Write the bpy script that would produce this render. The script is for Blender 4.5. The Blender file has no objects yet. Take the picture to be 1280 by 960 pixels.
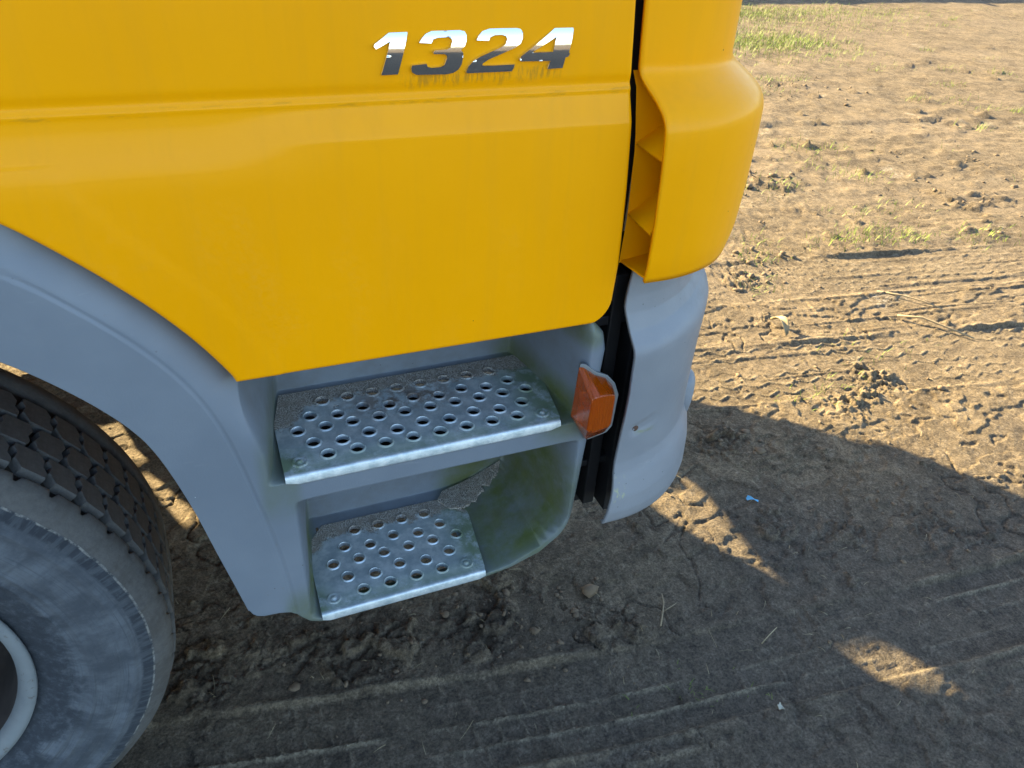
import bpy, bmesh, math, random
import numpy as np
from mathutils import Vector, Matrix
from mathutils.geometry import delaunay_2d_cdt

random.seed(7)
rng = np.random.default_rng(7)
SC = bpy.context.scene
COL = SC.collection

# ------------------------------------------------------------------ camera
yaw, pitch, roll = math.radians(24.5), math.radians(34.8), math.radians(4.0)
CAM = Vector((0.59, -0.75, 1.40))
fwd = Vector((math.sin(yaw) * math.cos(pitch), math.cos(yaw) * math.cos(pitch), -math.sin(pitch)))
rgt = Vector((math.cos(yaw), -math.sin(yaw), 0))
upv = rgt.cross(fwd)
r2 = math.cos(roll) * rgt + math.sin(roll) * upv
u2 = -math.sin(roll) * rgt + math.cos(roll) * upv
cam = bpy.data.cameras.new('camera')
cam.sensor_fit = 'HORIZONTAL'
cam.sensor_width = 36
cam.lens = 961.0 / 1280.0 * 36.0
cam.clip_start = 0.02
cam.clip_end = 2000
co = bpy.data.objects.new('camera', cam)
COL.objects.link(co)
m3 = Matrix((r2, u2, -fwd)).transposed()
co.matrix_world = Matrix.Translation(CAM) @ m3.to_4x4()
SC.camera = co

# ------------------------------------------------------------------ light
SUN_EL = math.radians(20.0)
KX = 0.48                                   # the light drifts this far forward for each metre it travels sideways
KZ = math.tan(SUN_EL) * math.hypot(1, KX)   # and drops this far
travel = Vector((KX, -1.0, -KZ)).normalized()
sun = bpy.data.lights.new('sun', 'SUN')
sun.energy = 5.0
sun.angle = math.radians(0.53)
sun.color = (1.0, 0.80, 0.45)
so = bpy.data.objects.new('sun', sun)
COL.objects.link(so)
so.rotation_euler = travel.to_track_quat('-Z', 'Y').to_euler()
so.location = (-4, 8, 6)

world = bpy.data.worlds.new('World')
SC.world = world
world.use_nodes = True
wn = world.node_tree
sky = wn.nodes.new('ShaderNodeTexSky')
sky.sky_type = 'NISHITA'
sky.sun_disc = False
sky.sun_elevation = SUN_EL
sky.sun_rotation = math.atan2(-KX, 1.0)
sky.air_density = 1.0
sky.dust_density = 1.0
bg = wn.nodes['Background']
bg.inputs['Strength'].default_value = 0.074
wn.links.new(sky.outputs['Color'], bg.inputs['Color'])

SC.view_settings.view_transform = 'Standard'
SC.view_settings.look = 'None'
SC.view_settings.exposure = 2.95
SC.view_settings.gamma = 1
SC.view_settings.use_curve_mapping = False
SC.cycles.use_denoising = True
SC.cycles.max_bounces = 5
SC.cycles.diffuse_bounces = 3
SC.cycles.glossy_bounces = 3


# ------------------------------------------------------------------ node helpers
class N:
    """small wrapper round a material's node tree"""
    def __init__(self, name):
        self.m = bpy.data.materials.new(name)
        self.m.use_nodes = True
        self.t = self.m.node_tree
        self.b = self.t.nodes['Principled BSDF']
        self.tc = self.t.nodes.new('ShaderNodeTexCoord')
        self.pos = self.t.nodes.new('ShaderNodeNewGeometry').outputs['Position']
        self.obj = self.tc.outputs['Object']

    def link(self, a, b):
        self.t.links.new(a, b)

    def val(self, sock, v):
        if hasattr(v, 'node'):
            self.link(v, sock)
        elif isinstance(v, (tuple, list)) and len(v) == 3 and sock.type == 'RGBA':
            sock.default_value = (*v, 1)
        else:
            sock.default_value = v

    def noise(self, vec, scale, detail=4, rough=0.6, out='Fac', dist=0.0):
        n = self.t.nodes.new('ShaderNodeTexNoise')
        self.link(vec, n.inputs['Vector'])
        n.inputs['Scale'].default_value = scale
        n.inputs['Detail'].default_value = detail
        n.inputs['Roughness'].default_value = rough
        n.inputs['Distortion'].default_value = dist
        return n.outputs[out]

    def voro(self, vec, scale, feature='F1', out='Distance'):
        n = self.t.nodes.new('ShaderNodeTexVoronoi')
        n.feature = feature
        self.link(vec, n.inputs['Vector'])
        n.inputs['Scale'].default_value = scale
        return n.outputs[out]

    def math(self, op, a, b=0.0, c=None, clamp=False):
        n = self.t.nodes.new('ShaderNodeMath')
        n.operation = op
        n.use_clamp = clamp
        self.val(n.inputs[0], a)
        self.val(n.inputs[1], b)
        if c is not None:
            self.val(n.inputs[2], c)
        return n.outputs[0]

    def step(self, v, lo, hi):
        n = self.t.nodes.new('ShaderNodeMapRange')
        n.interpolation_type = 'SMOOTHSTEP'
        self.val(n.inputs['Value'], v)
        n.inputs['From Min'].default_value = lo
        n.inputs['From Max'].default_value = hi
        return n.outputs['Result']

    def mix(self, f, a, b):
        n = self.t.nodes.new('ShaderNodeMix')
        n.data_type = 'RGBA'
        self.val(n.inputs['Factor'], f)
        self.val(n.inputs[6], a)
        self.val(n.inputs[7], b)
        return n.outputs[2]

    def xyz(self, vec):
        n = self.t.nodes.new('ShaderNodeSeparateXYZ')
        self.link(vec, n.inputs[0])
        return n.outputs

    def scale(self, vec, s):
        n = self.t.nodes.new('ShaderNodeMapping')
        self.link(vec, n.inputs['Vector'])
        n.inputs['Scale'].default_value = s
        return n.outputs[0]

    def bump(self, h, strength, dist):
        n = self.t.nodes.new('ShaderNodeBump')
        n.inputs['Strength'].default_value = strength
        n.inputs['Distance'].default_value = dist
        self.link(h, n.inputs['Height'])
        self.link(n.outputs[0], self.b.inputs['Normal'])
        return n

    def set(self, **k):
        names = dict(color='Base Color', rough='Roughness', metal='Metallic', spec='Specular IOR Level', coat='Coat Weight',
                     coat_rough='Coat Roughness', trans='Transmission Weight', ior='IOR', sheen='Sheen Weight',
                     sub='Subsurface Weight')
        for a, v in k.items():
            self.val(self.b.inputs[names[a]], v)
        return self.m


def band(n, v, lo, hi, soft):
    return n.math('MULTIPLY', n.step(v, lo - soft, lo + soft), n.math('SUBTRACT', 1.0, n.step(v, hi - soft, hi + soft)))


# ------------------------------------------------------------------ materials
def m_paint():
    n = N('yellow_paint')
    P = n.pos
    x, y, z = n.xyz(P)
    fade = n.noise(P, 3.0, 4, .55)
    streak = n.noise(n.scale(P, (42, 42, 3)), 1.0, 4, .6)
    c = n.mix(n.step(fade, .3, .75), (0.90, 0.366, 0.0), (0.95, 0.396, 0.0))
    c = n.mix(n.math('MULTIPLY', n.step(streak, .45, .75), .12), c, (0.62, 0.30, 0.02))
    # algae and grime that has run down from under the number badge
    run = n.noise(n.scale(P, (260, 60, 45)), 1.0, 5, .7)
    low = n.noise(P, 38.0, 2, .5)
    edge = n.math('ADD', n.math('MULTIPLY', n.math('SUBTRACT', low, .5), .022), z)
    m = n.math('MULTIPLY', band(n, x, .80, .965, .012), band(n, edge, 1.203, 1.2165, .004))
    m = n.math('MULTIPLY', m, n.step(run, .42, .62))
    c = n.mix(n.math('MULTIPLY', m, .42), c, (0.12, 0.10, 0.03))
    # thin dirt line kept by the swage
    m2 = n.math('MULTIPLY', n.math('MULTIPLY', band(n, z, 1.186, 1.1935, .0015), n.math('LESS_THAN', x, 1.06)), n.step(n.noise(n.scale(P, (25, 25, 160)), 1, 4, .7), .5, .68))
    c = n.mix(n.math('MULTIPLY', m2, .28), c, (0.20, 0.15, 0.03))
    film = n.math('MULTIPLY', n.step(n.noise(n.scale(P, (9, 9, 3.5)), 1.0, 6, .7), .50, .78), n.step(n.noise(P, 230, 3, .7), .35, .7))
    c = n.mix(n.math('MULTIPLY', film, .06), c, (0.55, 0.42, 0.20))
    # specks
    sp = n.math('LESS_THAN', n.voro(P, 27.0), .035)
    sp = n.math('MULTIPLY', sp, n.step(n.noise(P, 6, 2, .5), .52, .56))
    c = n.mix(n.math('MULTIPLY', sp, .8), c, (0.07, 0.045, 0.015))
    dust = n.noise(P, 140, 3, .6)
    n.bump(n.noise(P, 900, 2, .5), .05, .0006)
    return n.set(color=c, rough=n.math('MULTIPLY_ADD', dust, .22, .30), coat=.12, coat_rough=.05, spec=.10)


def m_plastic(name='grey_plastic', lo=(0.150, 0.180, 0.222), hi=(0.182, 0.214, 0.258)):
    n = N(name)
    P = n.pos
    x, y, z = n.xyz(P)
    big = n.noise(P, 6, 4, .55)
    fine = n.noise(P, 420, 3, .6)
    c = n.mix(n.step(big, .3, .7), lo, hi)
    c = n.mix(n.math('MULTIPLY', n.step(fine, .5, .8), .15), c, (0.18, 0.20, 0.225))
    # dark specks and pale nicks
    sp = n.math('LESS_THAN', n.voro(P, 55.0), .055)
    sp = n.math('MULTIPLY', sp, n.step(n.noise(P, 9, 2, .5), .5, .58))
    c = n.mix(n.math('MULTIPLY', sp, .75), c, (0.06, 0.06, 0.065))
    wear = n.voro(n.scale(P, (1, 1, .6)), 21.0)
    wh = n.math('MULTIPLY', n.math('LESS_THAN', wear, .028), n.step(n.noise(P, 4, 2, .5), .55, .6))
    c = n.mix(n.math('MULTIPLY', wh, .7), c, (0.62, 0.64, 0.66))
    # green algae: lower front end of the step well, ends of the treads, foot of the left cheek
    an = n.noise(P, 17, 6, .68)
    a1 = n.math('MULTIPLY', band(n, x, .905, 1.062, .03), band(n, z, .452, .66, .04))
    a2 = n.math('MULTIPLY', band(n, x, .985, 1.06, .02), band(n, z, .715, .775, .025))
    a3 = n.math('MULTIPLY', band(n, x, .612, .672, .012), band(n, z, .45, .53, .03))
    a4 = n.math('MULTIPLY', band(n, x, 1.005, 1.065, .02), band(n, z, .86, .905, .012))
    a5 = n.math('MULTIPLY', band(n, x, .62, 1.06, .02), band(n, z, .455, .4715, .003))
    a6 = n.math('MULTIPLY', n.math('MULTIPLY', band(n, x, .605, .65, .008), band(n, z, .69, .80, .03)), .6)
    a = n.math('MAXIMUM', n.math('MAXIMUM', a1, a2), n.math('MAXIMUM', a3, n.math('MAXIMUM', a4, n.math('MAXIMUM', a5, a6))))
    inner = n.step(y, -.004, .03)                       # thicker inside the well than on the rim
    a = n.math('MULTIPLY', a, n.math('MULTIPLY_ADD', inner, .35, .62))
    a = n.math('MULTIPLY', a, n.math('MULTIPLY_ADD', n.step(an, .28, .64), .60, .42))
    c = n.mix(a, c, n.mix(n.noise(P, 60, 5, .75), (0.048, 0.070, 0.014), (0.130, 0.158, 0.046)))
    # road dust lying in the wells
    du = n.math('MULTIPLY', band(n, y, .02, .25, .02), n.step(n.noise(P, 22, 5, .65), .35, .75))
    c = n.mix(n.math('MULTIPLY', du, .45), c, (0.12, 0.118, 0.118))
    # pale yellow scuff and bolt streak on the bumper
    s1 = n.math('MULTIPLY', band(n, x, 1.098, 1.116, .004), band(n, z, .598, .637, .006))
    s1 = n.math('MULTIPLY', s1, n.step(n.noise(n.scale(P, (150, 150, 60)), 1.0, 4, .7), .55, .64))
    c = n.mix(n.math('MULTIPLY', s1, .7), c, (0.42, 0.44, 0.22))
    s2 = n.math('MULTIPLY', band(n, x, 1.130, 1.158, .009), band(n, z, .707, .712, .005))
    c = n.mix(n.math('MULTIPLY', s2, n.step(n.noise(n.scale(P, (30, 30, 120)), 1.0, 4, .7), .42, .70)), c, (0.20, 0.22, 0.10))
    scuff = n.math('MULTIPLY', n.step(n.noise(n.scale(P, (16, 16, 90)), 1.0, 5, .75), .60, .74), n.step(n.noise(P, 5, 2, .5), .45, .6))
    c = n.mix(n.math('MULTIPLY', scuff, .30), c, (0.34, 0.36, 0.37))
    mud = n.math('MULTIPLY', n.step(n.noise(P, 48, 6, .75), .60, .72), n.step(n.noise(P, 7, 3, .6), .44, .62))
    c = n.mix(n.math('MULTIPLY', mud, .42), c, (0.16, 0.13, 0.10))
    n.bump(n.math('ADD', fine, n.math('MULTIPLY', n.noise(P, 60, 3, .6), .8)), .16, .0014)
    return n.set(color=c, rough=n.math('MULTIPLY_ADD', n.noise(P, 30, 4, .6), .25, .38), spec=.45)


def m_alu():
    n = N('step_aluminium')
    P = n.pos
    x, y, z = n.xyz(P)
    w = n.noise(P, 42, 7, .72)
    c = n.mix(n.step(w, .36, .66), (0.46, 0.55, 0.61), (0.74, 0.80, 0.84))
    # algae at the corners
    an = n.noise(P, 28, 6, .7)
    k1 = n.math('MULTIPLY', n.step(x, .93, 1.01), n.step(z, .70, .72))
    k2 = n.math('MULTIPLY', n.math('SUBTRACT', 1.0, n.step(x, .655, .70)), n.math('SUBTRACT', 1.0, n.step(y, .03, .075)))
    k3 = n.math('MULTIPLY', n.step(x, .855, .905), n.math('SUBTRACT', 1.0, n.step(z, .55, .6)))
    k4 = n.math('MULTIPLY', n.math('SUBTRACT', 1.0, n.step(y, .006, .06)), .75)
    a = n.math('MAXIMUM', n.math('MAXIMUM', k1, k2), n.math('MAXIMUM', k3, k4))
    a = n.math('MULTIPLY', a, n.step(an, .27, .54))
    a = n.math('MULTIPLY', a, n.math('MULTIPLY_ADD', n.step(y, .002, .008), .85, .15))
    c = n.mix(n.math('MULTIPLY', a, .9), c, (0.10, 0.145, 0.055))
    # brown rust bloom in the middle of the upper step
    rb = n.math('MULTIPLY', band(n, x, .74, .90, .05), band(n, y, .09, .15, .03))
    rb = n.math('MULTIPLY', n.math('MULTIPLY', rb, n.step(z, .70, .72)), n.step(n.noise(P, 55, 5, .7), .38, .58))
    c = n.mix(n.math('MULTIPLY', rb, .9), c, (0.13, 0.085, 0.055))
    # coarse grit crust kept at the back of the treads
    g = n.noise(P, 34, 5, .7)
    yy = n.math('ADD', y, n.math('MULTIPLY', n.math('SUBTRACT', g, .5), .09))
    yy = n.math('ADD', yy, n.math('MULTIPLY', n.math('SUBTRACT', 1.0, n.step(x, .64, .70)), .045))
    crust = n.step(yy, .136, .150)
    gr = n.voro(P, 520.0)
    gc = n.mix(n.step(gr, .30, .75), (0.52, 0.48, 0.43), (0.19, 0.172, 0.152))
    gc = n.mix(n.step(n.noise(P, 75, 4, .7), .45, .65), gc, (0.29, 0.255, 0.215))
    c = n.mix(crust, c, gc)
    hgt = n.math('SUBTRACT', n.math('MULTIPLY', n.noise(P, 300, 3, .6), .15), n.math('MULTIPLY', n.math('MULTIPLY', gr, crust), 1.2))
    n.bump(hgt, .6, .003)
    r = n.math('MULTIPLY_ADD', w, .35, .28)
    r = n.math('ADD', r, n.math('MULTIPLY', n.math('MAXIMUM', a, crust), .4), clamp=True)
    met = n.math('MULTIPLY', n.math('SUBTRACT', 1.0, n.math('MAXIMUM', a, n.math('MAXIMUM', crust, rb))), .72)
    return n.set(color=c, rough=r, metal=met)


def m_grit():
    n = N('grit_crust')
    P = n.pos
    gr = n.voro(P, 520.0)
    c = n.mix(n.step(gr, .30, .75), (0.52, 0.48, 0.43), (0.19, 0.172, 0.152))
    c = n.mix(n.step(n.noise(P, 75, 4, .7), .45, .65), c, (0.29, 0.255, 0.215))
    n.bump(n.math('MULTIPLY', gr, -1.0), .8, .004)
    return n.set(color=c, rough=.95)


def m_chrome():
    n = N('chrome')
    P = n.pos
    n.bump(n.noise(P, 90, 2, .5), .05, .001)
    return n.set(color=(0.80, 0.80, 0.80), metal=1.0, rough=n.math('MULTIPLY_ADD', n.noise(P, 300, 3, .6), .10, .04))


def m_simple(name, col, rough=.6, metal=0.0, var=.25, scale=40, bump=0.1, dist=.001, spec=.4):
    n = N(name)
    P = n.pos
    w = n.noise(P, scale, 5, .65)
    c = n.mix(w, tuple(v * (1 - var) for v in col), tuple(v * (1 + var) for v in col))
    if bump:
        n.bump(n.noise(P, scale * 6, 3, .6), bump, dist)
    return n.set(color=c, rough=rough, metal=metal, spec=spec)


def m_lens():
    n = N('amber_lens')
    P = n.pos
    w = n.noise(P, 50, 4, .6)
    c = n.mix(w, (0.52, 0.078, 0.003), (0.70, 0.130, 0.004))
    d = n.noise(P, 160, 4, .7)
    c = n.mix(n.math('MULTIPLY', n.step(d, .55, .75), .25), c, (0.30, 0.12, 0.05))
    wv = n.t.nodes.new('ShaderNodeTexWave')
    wv.inputs['Scale'].default_value = 75.0
    n.link(P, wv.inputs['Vector'])
    n.bump(wv.outputs['Fac'], .35, .0015)
    return n.set(color=c, rough=n.math('MULTIPLY_ADD', d, .22, .10), trans=.55, ior=1.35, coat=.5)


def m_rubber(side=True):
    n = N('tyre_rubber' if side else 'tread_rubber')
    P = n.obj
    x, y, z = n.xyz(P)
    r = n.math('SQRT', n.math('ADD', n.math('MULTIPLY', x, x), n.math('MULTIPLY', z, z)))
    ang = n.math('ARCTAN2', z, x)
    cmb = n.t.nodes.new('ShaderNodeCombineXYZ')
    n.link(n.math('MULTIPLY', r, 1.0), cmb.inputs[0])
    n.link(n.math('MULTIPLY', ang, .42), cmb.inputs[1])
    Q = cmb.outputs[0]
    w = n.noise(Q, 13, 6, .65, dist=.3)
    f = n.noise(P, 70, 5, .7)
    circ = n.noise(n.scale(Q, (230, 5, 1)), 1.0, 4, .65)
    rad = n.noise(n.scale(Q, (14, 90, 1)), 1.0, 4, .65)
    w = n.math('ADD', w, n.math('MULTIPLY_ADD', n.math('ADD', circ, rad), .16, -.16))
    rw = n.math('ADD', r, n.math('MULTIPLY', n.math('SUBTRACT', w, .5), .10))
    rt = n.math('ADD', r, n.math('MULTIPLY', n.math('SUBTRACT', rad, .5), .012))
    dusty = n.mix(n.step(w, .36, .68), (0.058, 0.068, 0.083), (0.118, 0.135, 0.158))
    c = n.mix(n.step(rw, .310, .330), n.mix(n.step(f, .4, .7), (0.034, 0.041, 0.052), (0.060, 0.070, 0.086)), dusty)
    c = n.mix(n.math('MULTIPLY', n.step(circ, .50, .66), .5), c, (0.040, 0.048, 0.060))
    c = n.mix(n.math('MULTIPLY', n.step(rt, .402, .407), .80), c, n.mix(n.step(rad, .45, .62), (0.022, 0.028, 0.038), (0.060, 0.070, 0.084)))
    c = n.mix(n.math('MULTIPLY', n.step(f, .52, .75), .30), c, (0.135, 0.150, 0.168))
    tread = n.step(r, .4205, .4235)
    tc = n.mix(n.noise(P, 120, 5, .75), (0.055, 0.055, 0.056), (0.145, 0.145, 0.143))
    tc = n.mix(n.math('MULTIPLY', n.step(w, .5, .62), .35), tc, (0.05, 0.045, 0.04))
    c = n.mix(tread, c, tc)
    c = n.mix(n.math('MULTIPLY', n.step(r, .4445, .4405), n.math('MULTIPLY', n.step(y, .1155, .1170), .9)), c, (0.020, 0.017, 0.014))
    c = n.mix(n.math('MULTIPLY', band(n, r, .4195, .4220, .0008), n.step(f, .40, .60)), c, (0.22, 0.22, 0.21))
    n.bump(n.math('ADD', f, n.noise(P, 420, 3, .7)), .35, .0015)
    return n.set(color=c, rough=.82, spec=.3)


def m_ground():
    n = N('mud')
    P = n.pos
    w1 = n.noise(P, .9, 6, .6)
    w2 = n.noise(P, 6.5, 7, .68, dist=.4)
    w3 = n.noise(P, 60, 6, .7)
    w4 = n.noise(P, 420, 4, .7)
    c = n.mix(n.step(w2, .30, .70), (0.098, 0.072, 0.044), (0.205, 0.154, 0.094))
    c = n.mix(n.math('MULTIPLY', n.step(w1, .40, .65), .45), c, (0.215, 0.165, 0.112))
    c = n.mix(n.math('MULTIPLY', n.step(w3, .48, .72), .70), c, (0.265, 0.212, 0.150))
    c = n.mix(n.math('MULTIPLY', n.step(w3, .48, .30), .60), c, (0.045, 0.034, 0.026))
    c = n.mix(n.math('MULTIPLY', n.step(w4, .58, .72), .45), c, (0.36, 0.31, 0.24))
    # dry pale blotches
    pale = n.math('MULTIPLY', n.step(n.noise(P, 2.7, 4, .6), .63, .72), n.step(w3, .40, .62))
    c = n.mix(n.math('MULTIPLY', pale, .55), c, (0.36, 0.32, 0.26))
    # faint green film
    gf = n.math('MULTIPLY', n.step(n.noise(P, 1.6, 5, .65), .58, .70), n.step(w3, .48, .70))
    c = n.mix(n.math('MULTIPLY', gf, .35), c, (0.10, 0.115, 0.045))
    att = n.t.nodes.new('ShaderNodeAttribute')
    att.attribute_name = 'shade_tint'
    c = n.mix(n.math('MULTIPLY', att.outputs['Fac'], .55), c, (0.064, 0.059, 0.056))  # painted shade over the foreground soil
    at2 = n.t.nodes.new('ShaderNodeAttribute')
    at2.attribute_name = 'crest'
    c = n.mix(n.math('MULTIPLY', n.math('MULTIPLY', at2.outputs['Fac'], n.step(w3, .28, .55)), .95), c, (0.30, 0.25, 0.175))  # ridge tops lightened: dry soil, plus skylight painted into the colour
    w5 = n.noise(P, 170, 6, .78)
    w6 = n.noise(P, 24, 5, .7, dist=.8)
    k = n.math('MULTIPLY', n.math('MULTIPLY_ADD', n.step(w5, .30, .70), .84, .40), n.math('MULTIPLY_ADD', n.step(w6, .28, .72), .55, .68))
    vm = n.t.nodes.new('ShaderNodeVectorMath')
    vm.operation = 'SCALE'
    n.link(c, vm.inputs[0])
    n.link(k, vm.inputs['Scale'])
    c = vm.outputs[0]
    gr = n.voro(P, 240.0)
    h = n.math('ADD', n.math('MULTIPLY', w3, .8), n.math('MULTIPLY', w5, .9))
    h = n.math('SUBTRACT', h, n.math('MULTIPLY', gr, .25))
    n.bump(h, .8, .005)
    return n.set(color=c, rough=.93, spec=.2)


def m_rim():
    n = N('grey_rim_paint')
    P = n.pos
    c = n.mix(n.noise(P, 25, 5, .65), (0.15, 0.17, 0.185), (0.235, 0.26, 0.275))
    ru = n.math('MULTIPLY', n.step(n.noise(P, 85, 5, .7), .58, .66), n.step(n.noise(P, 9, 3, .6), .42, .60))
    c = n.mix(n.math('MULTIPLY', ru, .85), c, (0.085, 0.055, 0.030))
    n.bump(n.noise(P, 160, 3, .6), .2, .001)
    return n.set(color=c, rough=.55)


def m_leaf(name, a, b):
    n = N(name)
    oi = n.noise(n.pos, 14, 3, .6)
    c = n.mix(n.step(oi, .3, .7), a, b)
    return n.set(color=c, rough=.6, spec=.25)


M = dict(paint=m_paint(), plastic=m_plastic(), bumper=m_plastic('bumper_plastic', (0.205, 0.222, 0.250), (0.245, 0.262, 0.290)), alu=m_alu(), grit=m_grit(), chrome=m_chrome(), lens=m_lens(),
         tyre=m_rubber(True), tread=m_rubber(False), ground=m_ground(),
         black=m_simple('black_plastic', (0.012, 0.012, 0.014), .55),
         steel=m_simple('dirty_black_steel', (0.022, 0.021, 0.020), .7, var=.5),
         rim=m_rim(),
         brake_dust=m_simple('brake_dust', (0.045, 0.038, 0.036), .9, var=.5, scale=30),
         rust=m_simple('rusty_bolt', (0.10, 0.055, 0.038), .85, var=.5, scale=200, bump=.5, dist=.002),
         housing=m_simple('lamp_housing', (0.17, 0.19, 0.20), .5, var=.15),
         crumb=m_simple('soil_crumb', (0.150, 0.112, 0.076), .95, var=.45, scale=22, bump=.6, dist=.003, spec=.15),
         straw=m_leaf('straw', (0.16, 0.125, 0.07), (0.33, 0.27, 0.165)),
         grass=m_leaf('grass', (0.09, 0.155, 0.014), (0.23, 0.29, 0.04)),
         twig=m_simple('dry_twig', (0.26, 0.205, 0.13), .85, var=.35, scale=120),
         blue=m_simple('blue_plastic', (0.10, 0.36, 0.60), .4, var=.2, scale=90),
         white=m_simple('white_scrap', (0.34, 0.33, 0.27), .7, var=.2, scale=90),
         wall=m_simple('concrete', (0.33, 0.32, 0.30), .9, var=.2, scale=4, bump=.4, dist=.01),
         cargo=m_simple('cargo_panel', (0.55, 0.55, 0.53), .5, var=.08, scale=4))


# ------------------------------------------------------------------ mesh helpers
def mesh_obj(name, V, F, mat, parent=None, smooth=True, loc=None):
    me = bpy.data.meshes.new(name)
    if isinstance(V, np.ndarray):
        V = V.reshape(-1, 3)
    if isinstance(F, np.ndarray):
        nf, k = F.shape
        me.vertices.add(len(V))
        me.vertices.foreach_set('co', np.asarray(V, np.float32).ravel())
        me.loops.add(nf * k)
        me.loops.foreach_set('vertex_index', F.astype(np.int32).ravel())
        me.polygons.add(nf)
        me.polygons.foreach_set('loop_start', np.arange(0, nf * k, k, dtype=np.int32))
        me.polygons.foreach_set('loop_total', np.full(nf, k, dtype=np.int32))
        me.update(calc_edges=True)
    else:
        me.from_pydata([tuple(v) for v in V], [], [tuple(f) for f in F])
        me.update()
    if smooth:
        me.polygons.foreach_set('use_smooth', [True] * len(me.polygons))
    me.materials.append(mat)
    o = bpy.data.objects.new(name, me)
    COL.objects.link(o)
    if parent is not None:
        o.parent = parent
    if loc is not None:
        o.location = loc
    return o


def flip(o):
    o.data.flip_normals()
    return o


def solidify(o, t, off=1.0):
    md = o.modifiers.new('thickness', 'SOLIDIFY')
    md.thickness = t
    md.offset = off
    return o


def bevel(o, w, seg=2, ang=35):
    md = o.modifiers.new('bevel', 'BEVEL')
    md.width = w
    md.segments = seg
    md.limit_method = 'ANGLE'
    md.angle_limit = math.radians(ang)
    return o


def grid_faces(nu, nv):
    i = np.arange((nu - 1))[:, None] * nv + np.arange(nv - 1)[None, :]
    i = i.ravel()
    return np.stack([i, i + nv, i + nv + 1, i + 1], 1)


def boxes(name, L, mat, parent=None, bev=0.0):
    V, F = [], []
    for (x0, x1, y0, y1, z0, z1) in L:
        b = len(V)
        V += [(x0, y0, z0), (x1, y0, z0), (x1, y1, z0), (x0, y1, z0), (x0, y0, z1), (x1, y0, z1), (x1, y1, z1), (x0, y1, z1)]
        F += [(b, b + 3, b + 2, b + 1), (b + 4, b + 5, b + 6, b + 7), (b, b + 1, b + 5, b + 4), (b + 1, b + 2, b + 6, b + 5),
              (b + 2, b + 3, b + 7, b + 6), (b + 3, b, b + 4, b + 7)]
    o = mesh_obj(name, V, F, mat, parent, smooth=False)
    if bev:
        bevel(o, bev)
    return o


def lathe(profile, seg, axis_y=True):
    """profile: list of (r, y); revolved about the y axis"""
    pr = np.array(profile)
    t = np.linspace(0, 2 * np.pi, seg, endpoint=False)
    V = np.zeros((seg, len(pr), 3))
    V[:, :, 0] = np.cos(t)[:, None] * pr[None, :, 0]
    V[:, :, 2] = np.sin(t)[:, None] * pr[None, :, 0]
    V[:, :, 1] = pr[None, :, 1]
    n = len(pr)
    F = []
    i = np.arange(seg)
    j = (i + 1) % seg
    for k in range(n - 1):
        F.append(np.stack([i * n + k, i * n + k + 1, j * n + k + 1, j * n + k], 1))
    return V, np.concatenate(F)


def ss(a, b, x):
    t = np.clip((np.asarray(x, float) - a) / (b - a), 0, 1)
    return t * t * (3 - 2 * t)


def cdt_plate(outline, holes):
    """triangles of a flat plate with holes, as 2D verts and faces"""
    vs, es = [], []
    for loop in [outline] + holes:
        b = len(vs)
        vs += [Vector(p) for p in loop]
        es += [(b + i, b + (i + 1) % len(loop)) for i in range(len(loop))]
    v, e, f, _, _, _ = delaunay_2d_cdt(vs, es, [], 0, 1e-6)

    def inside(p, L):
        c = False
        for i in range(len(L)):
            x1, y1 = L[i][:2]
            x2, y2 = L[i - 1][:2]
            if (y1 > p[1]) != (y2 > p[1]) and p[0] < (x2 - x1) * (p[1] - y1) / (y2 - y1) + x1:
                c = not c
        return c
    out = []
    for t in f:
        cx = sum(v[i][0] for i in t) / len(t)
        cy = sum(v[i][1] for i in t) / len(t)
        if inside((cx, cy), outline) and not any(inside((cx, cy), h) for h in holes):
            out.append(tuple(t))
    return [tuple(p) for p in v], out


# ------------------------------------------------------------------ noise for the terrain
def make_noise(seed):
    g = np.random.default_rng(seed)
    perm = g.permutation(512)
    ang = g.uniform(0, 2 * np.pi, 512)
    gx, gy = np.cos(ang), np.sin(ang)

    def f(x, y):
        xi = np.floor(x).astype(np.int64)
        yi = np.floor(y).astype(np.int64)
        xf = x - xi
        yf = y - yi
        u = xf * xf * xf * (xf * (xf * 6 - 15) + 10)
        v = yf * yf * yf * (yf * (yf * 6 - 15) + 10)

        def d(ix, iy, fx, fy):
            h = perm[(perm[ix & 511] + iy) & 511]
            return gx[h] * fx + gy[h] * fy
        a = d(xi, yi, xf, yf)
        b = d(xi + 1, yi, xf - 1, yf)
        c = d(xi, yi + 1, xf, yf - 1)
        e = d(xi + 1, yi + 1, xf - 1, yf - 1)
        return 1.4 * ((a + (b - a) * u) + ((c + (e - c) * u) - (a + (b - a) * u)) * v)
    return f


def fbm(x, y, s, octv, seed, gain=.5):
    r = np.zeros_like(x)
    a = 1.0
    for i in range(octv):
        r += a * make_noise(seed + i)(x * s + 17.3 * i, y * s - 9.1 * i)
        s *= 2.03
        a *= gain
    return r


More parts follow.
